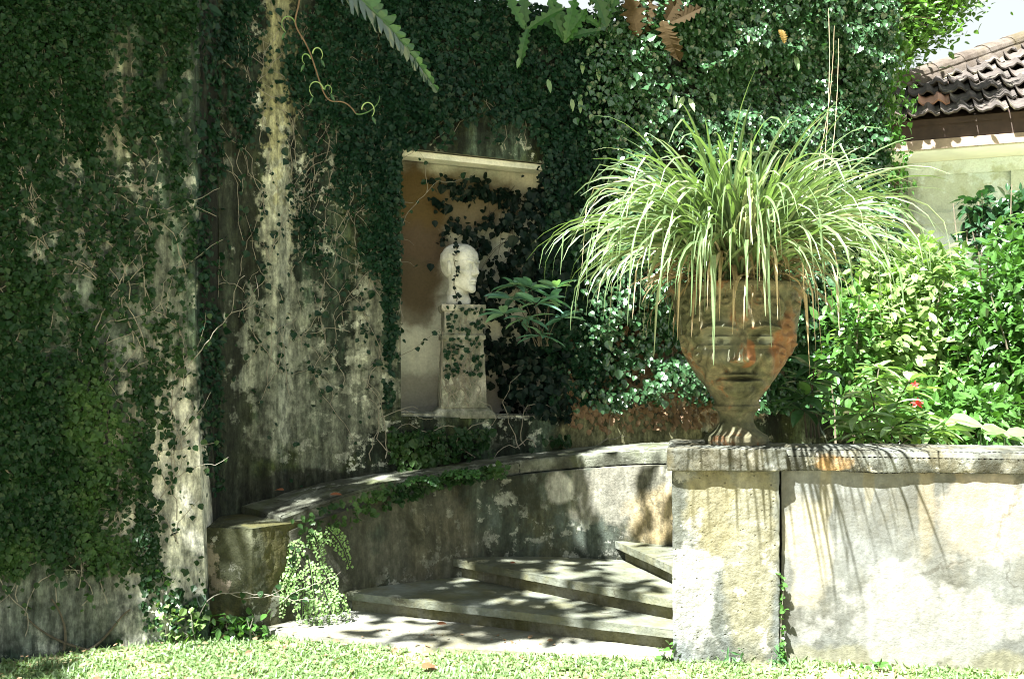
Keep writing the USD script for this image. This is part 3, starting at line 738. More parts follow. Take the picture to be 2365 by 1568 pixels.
for k in range(238):                            # the leaves that face the viewer or stand out at the sides come first
    a = rng.uniform(-math.pi * 1.02, .12)
    add_blade(k, az=a)
for k in range(28):                             # dead straw leaves hanging over the front of the urn
    add_blade(k, dry=True, az=rng.normal(-math.pi / 2, .75))
for a, e, L, dr in ((-1.75, .5, .95, 4.4), (-1.5, .7, 1.05, 4.6), (-1.3, .6, 1.0, 4.5), (-.95, .8, 1.1, 4.0), (-1.1, .5, .9, 4.8), (-.6, .9, 1.2, 3.3), (-.75, .8, 1.1, 3.6), (-2.3, .8, 1.15, 3.6), (-2.0, .6, .9, 4.8), (-.45, 1.0, 1.25, 3.0), (-.3, .9, 1.2, 2.9), (-2.6, .9, 1.2, 3.0)):
    add_blade(0, az=a, el=e, L=L, droop=dr)
for k in range(70):                             # long leaves arching out on the sunny side, over the urn's face
    add_blade(300, az=rng.normal(-2.15, .45), el=rng.uniform(.45, 1.0), L=rng.uniform(.85, 1.25), droop=rng.uniform(1.9, 2.9))
for k in range(38):                             # the upright crown
    add_blade(300, el=rng.uniform(1.1, 1.5), L=rng.uniform(.8, 1.12), droop=rng.uniform(.9, 1.8))
for k in range(330):
    add_blade(300)
for k in range(260):
    add_blade(300, dry=True, el=rng.uniform(-.2, 1.2), L=rng.uniform(.18, .5), droop=rng.uniform(2, 6))
obj('leaf_mass', cat(stuffb), M['blade_stuff'], plant, kind='stuff')
obj('dead_leaf_mass', cat(stuffs), M['straw_stuff'], plant, kind='stuff')
# thin seed stalks above
for (x0, y0, x1, y1) in ((1885, 330, 1912, 20), (1890, 360, 1935, 90), (1875, 240, 1925, 60)):
    a, b_ = at(x0, y0 + 200, 5.2), at(x1, y1, 5.25)
    tt = np.linspace(0, 1, 10)[:, None]
    obj('stalk', tube(a * (1 - tt) + b_ * tt + np.array([.03, 0, 0]) * np.sin(tt * 3), np.linspace(.0022, .0012, 10), 4), M['straw'], plant)

# ------------------------------------------------------------------ bust and pedestal in the niche
BX = at(1066, 958, 7.0)
BZ = NZ0 + float(shear(np.array(.36))) - .012
px_c = np.array([BX[0], 7.02])


def msphere(c, r):
    return m3.Manifold.sphere(r, 20).translate(c)


def hull(*cr):
    return m3.Manifold.batch_hull([msphere(c, r) for c, r in cr])


def to_tm(man):
    mm = man.to_mesh()
    return trimesh.Trimesh(mm.vert_properties[:, :3], mm.tri_verts)


hd = hull(((-.12, 0, .65), .33), ((.07, 0, .66), .30), ((-.16, 0, .52), .27))
hd += hull(((.2, .12, .58), .13), ((.2, -.12, .58), .13), ((.22, .05, .08), .085), ((.22, -.05, .08), .085), ((.02, .17, .22), .1), ((.02, -.17, .22), .1), ((.0, .2, .5), .1), ((.0, -.2, .5), .1))
hd += hull(((.335, 0, .56), .022), ((.42, 0, .37), .034), ((.335, .045, .345), .03), ((.335, -.045, .345), .03))
for s in (-1, 1):
    hd += hull(((.30, s * .17, .595), .04), ((.335, s * .05, .585), .035))
    hd += hull(((.275, s * .13, .505), .042))
    hd += hull(((-.04, s * .30, .56), .05), ((-.02, s * .315, .36), .035))
    hd += hull(((.24, s * .15, .36), .07), ((.15, s * .2, .4), .07))
hd += hull(((.315, .075, .215), .022), ((.345, 0, .225), .026), ((.315, -.075, .215), .022))
hd += hull(((.31, .06, .165), .022), ((.335, 0, .16), .027), ((.31, -.06, .165), .022))
hd += hull(((.275, 0, .05), .085), ((.25, 0, .08), .1))
hd += hull(((-.06, 0, .3), .2), ((-.08, 0, -.12), .215))
hd += hull(((-.08, 0, -.1), .21), ((-.08, .1, -.19), .17), ((-.08, -.1, -.19), .17), ((.06, 0, -.19), .15))
for s in (-1, 1):
    hd -= msphere((.37, s * .125, .545), .045)
hd = hd.trim_by_plane((0, 0, 1), -.245)
ht = to_tm(hd.refine_to_length(.024))
trimesh.smoothing.filter_taubin(ht, iterations=6)
ht.vertices += ht.vertex_normals * (fbm(ht.vertices * 8, 95) * .035 + fbm(ht.vertices * 26, 96, 3) * .022)[:, None]
ht.apply_scale(.355)
ht.apply_transform(trimesh.transformations.rotation_matrix(math.radians(-36), [0, 0, 1]))
ht.apply_translation([px_c[0] - .006, px_c[1], BZ + .795 + .245 * .355])
bust = thing('stone_bust', 'white stone head bust looking right inside the niche', 'bust')
obj('head', ht, M['bust'], bust, smooth=60)
ped = thing('pedestal', 'carved stone pedestal wrapped in dry vine stems under the white bust', 'pedestal')


def ped_loop(z, w, d):
    c, s = math.cos(math.radians(10)), math.sin(math.radians(10))
    q = np.array([(-w, -d), (w, -d), (w, d), (-w, d)]) / 2
    return [[px_c[0] + c * x - s * y, px_c[1] + s * x + c * y, BZ + z] for x, y in q]


obj('base', rough(sweep([ped_loop(z, w_, w_ * .8) for z, w_ in ((0, .44), (.02, .44), (.045, .41), (.075, .33))]), .03, .004, 9, 96, 1), M['pedestal'], ped, smooth=35)
obj('shaft', rough(sweep([ped_loop(z, w_, w_ * .9) for z, w_ in ((.07, .325), (.25, .31), (.4, .295), (.545, .275))]), .03, .006, 8, 97, 1, .003), M['pedestal'], ped, smooth=35)
obj('capital', rough(sweep([ped_loop(z, w_, w_ * .9) for z, w_ in ((.54, .27), (.55, .3), (.575, .305), (.59, .27), (.6, .265), (.74, .265), (.745, .29), (.765, .305), (.79, .305))]), .02, .003, 12, 98, 0, .002), M['pedestal'], ped, smooth=25)

# ------------------------------------------------------------------ house
hx = thing('house', 'pale rendered house with a dark tiled hip roof behind the shrubs', 'house')
hu = np.array([math.cos(math.radians(-22)), math.sin(math.radians(-22)), 0]); hv = np.array([-hu[1], hu[0], 0])
E0 = np.array([2.84, 10.35, 3.985])           # left corner of the eave
slope = math.radians(28)
ru = hv * math.cos(slope) + np.array([0, 0, math.sin(slope)]); rnrm = np.cross(hu, ru)
M['house_wall'] = plaster('house_render', [(0, (.55, .67, .66)), (.4, (.67, .79, .8)), (1, (.75, .84, .86))], streak=(1.5, 1.5, .4), scale=1.0, fine=.25, bump=.25, moss=.0,
    blobs=[((4.6, 10.4, 3.2), (.5, .8, .35), (.34, .38, .2), .4, .8, 5.0), ((5.3, 10.2, 3.2), (.5, .8, .4), (.36, .41, .22), .4, .8, 5.0), ((4.0, 10.6, 2.9), (.35, .8, .9), (.2, .22, .15), .7, .4, 4.0)])
M['soffit'] = plain('soffit_paint', (.74, .77, .66), .8, .1, 4.0)
M['fascia'] = plain('fascia_wood', (.05, .032, .024), .7, .35, 8.0)
M['fascia_light'] = plain('eave_board', (.34, .27, .21), .75, .3, 8.0)
g = G()
rr_ = g('object_info', 'random')
n1 = g.noise(g.pos(), 9.0, 7, .65)
c = g.mix(g.ramp(rr_, [(0, (.07, .062, .057)), (.6, (.095, .083, .076)), (1, (.13, .108, .095))]), g.ramp(n1, [(.35, (.55, .55, .55)), (.55, (1, 1, 1)), (.75, (2.2, 2.0, 1.8))]), .8, 'multiply')
c = g.mix(c, (.28, .26, .2), g.rng(g.noise(g.pos((1, 1, 1), (3, 3, 3)), 5.0, 6, .7), .56, .7))
M['tile'] = g.make('roof_tile_clay', g('principled_bsdf', 'BSDF', base_color=c, roughness=.95, specular_ior_level=.15, normal=g('bump', 'normal', height=n1, strength=.5, distance=.01)))
M['tile_new'] = plain('salmon_tile', (.5, .27, .18), .8, .2, 10.0)
M['hip'] = plaster('hip_mortar', [(0, (.05, .038, .03)), (.5, (.1, .082, .068)), (1, (.15, .13, .115))], streak=(1, 1, 1), scale=4.0, moss=.5, moss_col=(.09, .075, .035), bump=.6)


def hp(a, b, z=0.0):
    """House frame: a along the eave, b back from it."""
    return E0 + hu * a + hv * b + np.array([0, 0, z])


def hbox(a0, a1, b0, b1, z0, z1):
    m = trimesh.creation.box([a1 - a0, b1 - b0, z1 - z0])
    T = np.eye(4); T[:3, 0] = hu; T[:3, 1] = hv
    T[:3, 3] = hp((a0 + a1) / 2, (b0 + b1) / 2, (z0 + z1) / 2)
    m.apply_transform(T)
    return m


zg = -E0[2] + .3
obj('wall', hbox(.35, 8, .72, 1.0, zg, -.33), M['house_wall'], hx)
for a in (1.18, 2.16, 4.0, 6.0):
    obj('pilaster', hbox(a, a + .5 if a > 2 else a + .62, .68, .719, zg, -.335), M['house_wall'], hx)
obj('string_course', hbox(.34, 8, .66, .717, -.98, -.86), M['house_wall'], hx)
obj('frieze', hbox(.33, 8, .64, .718, -.47, -.332), M['house_wall'], hx)
obj('soffit', hbox(.1, 8.4, .05, 1.0, -.33, -.30), M['soffit'], hx)
obj('fascia', hbox(.08, 8.4, .02, .048, -.28, -.03), M['fascia'], hx)
obj('eave_board', hbox(.06, 8.4, -.012, .019, -.325, -.235), M['fascia_light'], hx)
obj('downpipe', tube([hp(1.06, .6, zg), hp(1.06, .6, -1.5), hp(1.06, .6, -.34)], .05, 10), M['fascia'], hx)  # added dark post standing in for the shadowed edge of the wall
deck = [hp(0, 0, -.03), hp(8.6, 0, -.03), hp(8.6, 4.3, -.03 + 4.3 * math.tan(slope)), hp(4.3, 4.3, -.03 + 4.3 * math.tan(slope))]
dk = np.array(deck + [p - np.array([0, 0, .06]) for p in deck])
side = [hp(0, 0, -.05), hp(4.3, 4.3, -.05 + 4.3 * math.tan(slope)), hp(0, 8.6, -.05), hp(0, 0, -.05)]
obj('roof_deck', cat([(dk, np.array([[0, 1, 2], [0, 2, 3], [4, 6, 5], [4, 7, 6], [0, 4, 5], [0, 5, 1], [0, 3, 7], [0, 7, 4]])), (np.array(side), np.array([[0, 1, 2]]))]), M['fascia'], hx)
TW, TL = .30, .40
tile_n = 9
xx = np.linspace(0, TW * .985, tile_n)
wave = .022 * np.cos(xx / TW * 2 * np.pi * 1.5 + .4) + .012 * np.cos(xx / TW * 2 * np.pi * 3)


def tile_mesh(a, row, jit):
    o = hp(a, 0) + ru * (row * TL + jit[0] * .012 - .13) + rnrm * (.035 + jit[1] * .006)
    lay = []
    b0 = (row * TL + jit[0] * .012 - .13)
    for b_, h in ((0, .032), (TL * 1.12, .0)):
        for th_ in (0, -.018):
            xc = np.maximum(xx, (b0 + b_) * math.cos(slope) - a - .03)
            lay.append(o[None] + hu[None] * xc[:, None] + ru[None] * b_ + rnrm[None] * (wave + h + th_)[:, None])
    v = np.vstack(lay)
    k = tile_n; f = []
    for i in range(k - 1):
        f += [[i, i + 1, 2 * k + i + 1], [i, 2 * k + i + 1, 2 * k + i], [i, k + i, k + i + 1], [i, k + i + 1, i + 1], [k + i, 3 * k + i, 3 * k + i + 1], [k + i, 3 * k + i + 1, k + i + 1]]
    f += [[0, 2 * k, 3 * k], [0, 3 * k, k], [k - 1, 2 * k - 1, 4 * k - 1], [k - 1, 4 * k - 1, 3 * k - 1]]
    return v, np.array(f)


nt = 0
for row in range(0, 11):
    b_in = row * TL * math.cos(slope)
    for i in range(30):
        a = i * TW + (row % 2) * .1 - .02
        if a < b_in - .26 or a > 8.2:
            continue
        p = hp(a, b_in, b_in * math.tan(slope))
        qx, qy = px_of(p)
        if qx > 2480 or nt > 290:
            continue
        new = (row, i) in ((4, 10), (3, 11), (1, 4))
        m_ = tile_mesh(a, row, rng.normal(0, 1, 2))
        obj('roof_tile', m_, M['tile_new'] if new else M['tile'], hx, smooth=50, label='pale salmon replacement roof tile' if new else None)
        nt += 1
hipd = unit(hu + hv + np.array([0, 0, math.tan(slope)]))
hs_ = unit(np.cross(hipd, [0, 0, 1.0]))
obj('hip_bedding', rough(sweep([[hp(0, 0, z_) + hipd * q_ + hs_ * w_ for w_, z_ in ((.2, -.2), (.17, .02), (.08, .1), (-.08, .1), (-.17, .02), (-.2, -.2))] for q_ in np.linspace(0, 5.8, 60)]), .15, .01, 8, 109), M['hip'], hx, smooth=40)
for k in range(14):
    s0 = k * .42
    prof_ = []
    for sft in (0, .44):
        c0 = hp(0, 0, .06) + hipd * (s0 + sft) + np.array([0, 0, .0])
        sd = unit(np.cross(hipd, [0, 0, 1.0])); upv = np.cross(sd, hipd)
        rr2 = .155 - .012 * (sft > 0)
        prof_.append([c0 + sd * rr2 * math.cos(t_) + upv * rr2 * .75 * math.sin(t_) for t_ in np.linspace(-.35, math.pi + .35, 11)])
    L_ = np.array(prof_)
    obj('hip_tile', rough(sweep(L_), .07, .008, 9, 110 + k, fine=.003), M['hip'], hx, smooth=40)

# ------------------------------------------------------------------ ivy
rng = np.random.default_rng(9)


def fold_noise(px, py, sx, sy, seed):
    return fbm(np.stack([px / sx, py / sy, 0 * px], -1), seed, 4) + .5


def ivy_scatter(face, srange, zrange, n, mask, size, lift=(.006, .05), bulge=.0, seed=0, shape=IVY, tilt=(-.1, .75), tipdown=.8):
    """Leaves over a wall: candidates spread evenly, thinned by the mask of where the plant grows."""
    r = np.random.default_rng(seed)
    s = r.uniform(*srange, n); z = r.uniform(*zrange, n)
    p = face(s, z); e = .03
    ps, pz_ = face(s + e, z), face(s, z + e)
    nrm = unit(np.cross(ps - p, pz_ - p))
    flip = (nrm * (np.array([0, 0, EYE]) - p)).sum(1) < 0
    nrm[flip] *= -1
    px, py = px_of(p)
    keep = r.random(n) < mask(px, py)
    p, nrm, px, py = p[keep], nrm[keep], px[keep], py[keep]
    k = len(p)
    lf = r.uniform(lift[0], lift[1], k)
    if bulge:
        lf = lf + bulge * np.maximum(fold_noise(px, py, 130, 110, seed + 5) * 2 - .7, 0) * r.random(k) ** .4
    p = p + nrm * lf[:, None]
    up = np.array([0, 0, 1.0])
    N = unit(nrm + up * r.uniform(tilt[0], tilt[1], k)[:, None] + r.normal(0, .45, (k, 3)))
    T = -up * tipdown + nrm * r.uniform(-.05, .5, k)[:, None] + r.normal(0, .45, (k, 3))
    sz = size * np.clip(np.exp(r.normal(-.12, .33, k)), .4, 1.9)
    return leaves(p, N, T, sz, shape)


def vine_stems(face, starts, seed, steps=40, ds=.05, lift=.012, rad=.0035, wander=.35, up=1.0, branch=.05, leafy=0.0, size=.034, keep=None):
    """Woody stems that climb a wall in wavering lines."""
    r = np.random.default_rng(seed)
    P_, N_ = [], []
    todo = [(s, z, r.normal(math.pi / 2 if up > 0 else -math.pi / 2, .3), steps, rad) for s, z in starts]
    parts = []
    while todo and len(parts) < 260:
        s, z, a, n, rd_ = todo.pop()
        S, Zs = [s], [z]
        for i in range(n):
            a += r.normal(0, wander) * .6
            a += (math.copysign(math.pi / 2, up) - a) * .06
            s += math.cos(a) * ds; z += math.sin(a) * ds
            S.append(s); Zs.append(z)
            if r.random() < branch and n > 8:
                todo.append((s, z, a + r.choice([-1, 1]) * r.uniform(.4, 1.0), n // 2, rd_ * .7))
        S, Zs = np.array(S), np.array(Zs)
        p = face(S, Zs); q = face(S + .03, Zs); q2 = face(S, Zs + .03)
        nn_ = unit(np.cross(q - p, q2 - p)); fl = (nn_ * (np.array([0, 0, EYE]) - p)).sum(1) < 0; nn_[fl] *= -1
        p = p + nn_ * (lift + .012 * np.abs(np.sin(np.arange(len(S)) * .7 + r.uniform(0, 6))))[:, None]
        if keep is not None and not keep(*px_of(p[len(p) // 2])):
            continue
        parts.append(tube(p, np.linspace(rd_, rd_ * .45, len(p)), 4))
        if leafy:
            m_ = r.random(len(p)) < leafy
            P_.append(p[m_] + r.normal(0, .012, (m_.sum(), 3))); N_.append(nn_[m_])
    if leafy:
        P_, N_ = np.vstack(P_), np.vstack(N_); k = len(P_)
        return cat(parts), leaves(P_, unit(N_ + [0, 0, .4] + r.normal(0, .45, (k, 3))), r.normal(0, .6, (k, 3)) - [0, 0, .5], size * np.clip(np.exp(r.normal(-.1, .35, k)), .4, 1.8), IVY)
    return cat(parts)


sig = lambda x: 1 / (1 + np.exp(-x))
box_ = lambda px, py, x0, x1, y0, y1, e=20.0: sig((px - x0) / e) * sig((x1 - px) / e) * sig((py - y0) / e) * sig((y1 - py) / e)


def mask_left(px, py):
    n1 = fold_noise(px, py, 34, 130, 1); n2 = fold_noise(px, py, 150, 240, 2); n3 = fold_noise(px, py, 15, 24, 31)
    thr = .455 + .12 * box_(px, py, 285, 440, 90, 860, 25) + .06 * box_(px, py, 160, 330, 480, 900, 30)
    wob = 130 * (fold_noise(px, px * 0, 60, 60, 41) - .5)
    thr = thr + .5 * box_(px, py, 372, 480, 1030, 1330, 16) + .25 * box_(px, py, 405, 450, 860, 1060, 10) + .8 * sig((py - 1370 - wob) / 22) * (px < 330)
    thr = thr - .12 * sig((180 - py) / 60) - .14 * box_(px, py, -60, 290, 880, 1360, 30)
    thr = thr + .16 * sig((px - 435) / 10) * (py > 600)
    return np.clip(sig((n1 * .55 + n2 * .3 + n3 * .35 - .05 - thr - .075) / .05), .003, .95) * (1 - .97 * sig((py - 1420) / 15))


def mask_curve(px, py):
    n1 = fold_noise(px, py, 42, 110, 3) * .75 + .3 * fold_noise(px, py, 15, 22, 32); n2 = fold_noise(px, py, 170, 200, 4)
    thr = .60 + .2 * box_(px, py, 590, 665, -50, 800, 12) + .3 * sig((py - 640) / 70) + .1 * box_(px, py, 500, 700, 380, 1100, 30) - .16 * sig((px - 780) / 40) * sig((860 - py) / 60)
    thr = thr - .2 * sig((70 - (py - 20)) / 60) + .25 * sig((py - 930) / 30) + .03 * box_(px, py, 690, 850, 260, 700, 30) - .14 * box_(px, py, 850, 930, 200, 700, 14)
    thr = thr - .12 * box_(px, py, 560, 720, 500, 545, 10)
    return np.clip(sig((n1 * .6 + n2 * .45 - thr - .01) / .05), .003, .95)


def mask_top(px, py):                # above and to the right of the niche, in the shade of the left wall
    n1 = fold_noise(px, py, 60, 60, 5) * .8 + .22 * fold_noise(px, py, 16, 18, 33); n2 = fold_noise(px, py, 150, 120, 6)
    thr = .36 + .18 * box_(px, py, 960, 1260, 285, 360, 12) + .1 * sig((py - 840) / 30) + .14 * box_(px, py, 1040, 1140, 120, 260, 25)
    thr = thr + 2.0 * box_(px, py, 925, 1235, 352, 965, 6)
    thr = thr + 1.2 * sig((py - 955) / 8)
    return sig((n1 * .6 + n2 * .45 - thr) / .04)


def mask_sun(px, py):
    n1 = fold_noise(px, py, 60, 55, 7); n2 = fold_noise(px, py, 140, 120, 8)
    thr = .41 + .1 * box_(px, py, 1310, 1640, 770, 960, 20) + .12 * box_(px, py, 1400, 1480, 660, 740, 12) + 1.2 * sig((py - 955) / 8)
    thr = thr + .1 * box_(px, py, 1700, 1800, 190, 290, 20)
    return sig((n1 * .6 + n2 * .45 - thr) / .05)


iv = thing('ivy', 'dense creeping fig covering the tall left wall', 'ivy')
L1 = ivy_scatter(left_face, (.0, 1.35), (.0, 3.9), 66000, mask_left, .031, (.004, .035), .05, 101, shape=IVY_FAR)
obj('leaf_mass', L1, M['ivy_left'], iv, kind='stuff')
rs = np.random.default_rng(3)
stm, lvs = vine_stems(left_face, [(rs.uniform(.02, 1.25), rs.uniform(-.05, 2.9)) for _ in range(85)], 33, steps=16, ds=.04, wander=.5, rad=.0034, leafy=.45, branch=.07)
obj('stem_mass', stm, M['twig'], iv, kind='stuff')
obj('runner_leaf_mass', lvs, M['ivy_left'], iv, kind='stuff')

r = np.random.default_rng(61); k = 2600
ey = r.uniform(5.70, 6.12, k); ez = r.uniform(.75, 4.0, k)
ok = r.random(k) < sig((fold_noise(ey * 160, ez * 160, 40, 120, 62) + .12 * (ez > 2.6) - .52) / .05) * .8
ey, ez = ey[ok], ez[ok]; k = len(ey)
obj('corner_leaf_mass', leaves(np.stack([-1.80 + r.uniform(0, .04, k), ey, ez], -1), unit(np.array([1, -.3, .4]) + r.normal(0, .45, (k, 3))), r.normal(0, .5, (k, 3)) - [0, 0, .6], .034 * np.exp(r.normal(0, .3, k)), IVY_FAR), M['ivy_painted_shade'], iv, kind='stuff')

iv = thing('ivy', 'thin dark ivy climbing the curved wall between the left wall and the niche', 'ivy')
obj('leaf_mass', ivy_scatter(tall_face, (S_MIN + .02, .0), (.7, 4.0), 38000, mask_curve, .031, (.004, .03), .05, 102, shape=IVY_FAR), M['ivy_painted_shade'], iv, kind='stuff')
stm, lvs = vine_stems(tall_face, [(rs.uniform(S_MIN + .15, -.02), rs.uniform(1.0, 3.4)) for _ in range(80)], 34, steps=16, ds=.04, wander=.5, rad=.0026, leafy=.4, branch=.06)
obj('stem_mass', stm, M['twig'], iv, kind='stuff')
obj('runner_leaf_mass', lvs, M['ivy_painted_shade'], iv, kind='stuff')

iv = thing('ivy', 'dark shaded ivy curtain over the wall above the niche', 'ivy')
obj('leaf_mass', ivy_scatter(tall_face, (-.12, 2.0), (.95, TALL_TOP + .05), 46000, lambda px, py: mask_top(px, py) * sig((1400 - px) / 25), .038, (.006, .05), .1, 103, shape=IVY_FAR), M['ivy_painted_shade'], iv, kind='stuff')
obj('stem_mass', vine_stems(tall_face, [(rs.uniform(-.1, 1.0), rs.uniform(3.02, 3.4)) for _ in range(26)], 35, steps=8, wander=.7, rad=.0025), M['twig'], iv, kind='stuff')

iv = thing('ivy', 'sunlit glossy ivy covering the wall behind the urn plant', 'ivy')
obj('leaf_mass', ivy_scatter(tall_face, (1.2, S_MAX + .02), (1.0, TALL_TOP + .55), 80000, lambda px, py: mask_sun(px, py) * sig((px - 1390) / 25), .039, (.004, .07), .3, 104, tilt=(.2, 1.7)), M['ivy_painted_sun'], iv, kind='stuff')
obj('dry_leaf_mass', ivy_scatter(tall_face, (1.2, 3.4), (1.1, 2.0), 9000, lambda px, py: box_(px, py, 1310, 1640, 660, 975, 25) * .5, .04, (.0, .02), 0, 105), M['dry'], iv, kind='stuff')
obj('stem_mass', vine_stems(tall_face, [(rs.uniform(1.3, 3.6), rs.uniform(1.2, 3.2)) for _ in range(50)], 36, steps=9, wander=.6, rad=.003), M['twig'], iv, kind='stuff')
# bushy crest of the same plant along the top of the wall
r = np.random.default_rng(15)
k = 15000
s_ = r.uniform(1.45, S_MAX + .1, k) ; hgt = np.interp(s_, [1.4, 1.7, 2.0, 2.6, 3.4, 4.0], [.05, .05, .3, .5, .65, .75])
zz = TALL_TOP - .15 + hgt * r.random(k) * (.6 + 1.0 * fold_noise(s_ * 260, s_ * 0, 70, 70, 16))
b_, n_ = tall_base(s_)
p = np.stack([b_[:, 0], b_[:, 1], zz], -1); p[:, :2] += n_ * r.uniform(-.6, .14, k)[:, None]
N = unit(np.concatenate([n_, np.full((k, 1), .6)], 1) + r.normal(0, .5, (k, 3)))
obj('crest', leaves(p, N, r.normal(0, .6, (k, 3)) - [0, 0, .5], .052 * r.uniform(.6, 1.3, k), IVY_FAR), M['ivy_painted_sun'], iv, kind='stuff')
# end of the wall on the right
k = 9000
dd = r.uniform(-.1, .8, k); zz = r.uniform(.6, TALL_TOP + .5, k)
pe, ne = tall_base(np.full(k, S_MAX))
p = np.stack([pe[:, 0] - ne[:, 0] * dd, pe[:, 1] - ne[:, 1] * dd, zz], -1); p[:, :2] += n_dir * (r.random(k) ** 2 * .3 * (.3 + fold_noise(zz * 200, zz * 0, 60, 60, 17)))[:, None]
N = unit(np.array([n_dir[0] + n_out[0] * .5, n_dir[1] + n_out[1] * .5, .5]) + r.normal(0, .5, (k, 3)))
obj('end_leaf_mass', leaves(p, N, r.normal(0, .5, (k, 3)) - [0, 0, .6], .05 * r.uniform(.6, 1.3, k), IVY_FAR), M['shrub_mid'], iv, kind='stuff')

# ivy hanging inside the niche
def niche_back(s, z, d=0.0):
    p = N0[None] + n_dir[None] * np.asarray(s)[..., None] - n_out[None] * (NDEP - .01)
    return np.stack([p[..., 0], p[..., 1], np.asarray(z) + shear(np.asarray(s))], -1)


def mask_niche(px, py):
    n1 = fold_noise(px, py, 30, 30, 9)
    cov = box_(px, py, 1010, 1250, 405, 500, 8) * .3 + box_(px, py, 1020, 1250, 440, 570, 12) * .5 + box_(px, py, 1100, 1260, 500, 760, 14) * .75 + box_(px, py, 1120, 1250, 720, 940, 14) * .6 + box_(px, py, 1185, 1270, 400, 940, 10) * .45
    return np.clip(cov * 1.3, 0, 1) * sig((n1 - .5) / .03)


iv = thing('ivy', 'near black ivy sprays hanging over the right half of the niche', 'ivy')
obj('leaf_mass', ivy_scatter(niche_back, (.2, NI1), (NZ0, NZ1 - .06), 6500, mask_niche, .047, (.01, .12), 0, 106), M['ivy_niche_shade'], iv, kind='stuff')
obj('front_leaf_mass', ivy_scatter(lambda s, z: tall_face(s, z), (.72, 1.2), (NZ0, NZ1 - .02), 2600, lambda px, py: sig((px - 1225 - 30 * np.sin(py / 50.)) / 10) * .9, .055, (-.1, .08), 0, 107), M['ivy_niche_shade'], iv, kind='stuff')
obj('stem_mass', vine_stems(niche_back, [(rs.uniform(.7, 1.05), 2.9 - .2 * rs.random()) for _ in range(10)], 37, steps=14, up=-1.0, lift=.03, rad=.0025), M['twig_dark'], iv, kind='stuff')

# ivy under the sill and over the ledge
iv = thing('ivy', 'band of trailing ivy below the niche sill above the low parapet', 'ivy')
def mask_sill(px, py):
    n1 = fold_noise(px, py, 50, 35, 10)
    return .8 * sig((n1 - .61 + .2 * box_(px, py, 920, 1130, 1000, 1080, 15) - .15 * sig((px - 1330) / 20)) / .04) * sig((py - 975) / 8)
obj('leaf_mass', ivy_scatter(lambda s, z: tall_face(s, z, .03), (-.1, 1.6), (.78, 1.12), 3400, mask_sill, .04, (.006, .04), .0, 108), M['ivy_left'], iv, kind='stuff')
obj('stem_mass', vine_stems(lambda s, z: tall_face(s, z, .03), [(rs.uniform(-.3, 1.3), rs.uniform(.85, 1.0)) for _ in range(10)], 38, steps=12, wander=.9), M['twig'], iv, kind='stuff')

iv = thing('ivy', 'creeping fig strand trailing along the edge of the low parapet coping', 'ivy')
r = np.random.default_rng(19)
k = 900
t_ = r.uniform(.02, 1.55, k); pp, nn2 = [], []
for t in t_:
    p, n = low_at(t); pp.append([*p, float(np.interp(p[0], capz_x, capz_z))]); nn2.append([*n, 0])
pp, nn2 = np.array(pp), np.array(nn2)
keep = r.random(k) < np.clip(fold_noise(t_ * 300, t_ * 0, 60, 60, 18) * 2.2 - .5, .0, 1)
pp, nn2 = pp[keep], nn2[keep]; k = len(pp)
drop = r.random(k) ** 1.3 * np.interp(t_[keep], [0, .6, 1.0, 1.6], [.28, .16, .09, .06]) - .01
p = pp + nn2 * (.055 + r.uniform(0, .03, k))[:, None]; p[:, 2] -= drop
obj('leaf_mass', leaves(p, unit(nn2 + [0, 0, .5] + r.normal(0, .3, (k, 3))), r.normal(0, .6, (k, 3)) - [0, 0, .4], .036 * r.uniform(.6, 1.3, k), IVY), M['ivy_left'], iv, kind='stuff')

# dry vine stems clasping the pedestal
pv = thing('dry_vine', 'dry brown vine stems criss-crossing the pedestal under the bust', 'vine')
r = np.random.default_rng(20); parts = []
for i in range(26):
    a = r.uniform(-.13, .13); z0_ = r.uniform(0.05, .3); n = 14
    xs = a + np.cumsum(r.normal(0, .016, n)) + r.normal(0, .01) * np.arange(n); zs_ = z0_ + np.linspace(0, r.uniform(.25, .5), n)
    w_ = np.interp(zs_, [0, .55, .8], [.145, .125, .13])
    xs = np.clip(xs, -w_, w_)
    parts.append(tube(np.stack([px_c[0] + xs * .985, px_c[1] - w_ * .92 - .012 + xs * .17 - .01 * np.abs(np.sin(np.arange(n))), BZ + zs_], -1), .0032, 4))
obj('stem_mass', cat(parts), M['twig'], pv, kind='stuff')
k = 130
zs_ = r.uniform(.3, .78, k); xs = r.uniform(-.1, .15, k)
obj('leaf_mass', leaves(np.stack([px_c[0] + xs, px_c[1] - .15 + xs * .17, BZ + zs_], -1), unit(r.normal(0, .4, (k, 3)) + [0, -1, .4]), r.normal(0, .5, (k, 3)) - [0, 0, .5], .035 * r.uniform(.6, 1.2, k), IVY), M['ivy_painted_shade'], pv, kind='stuff')
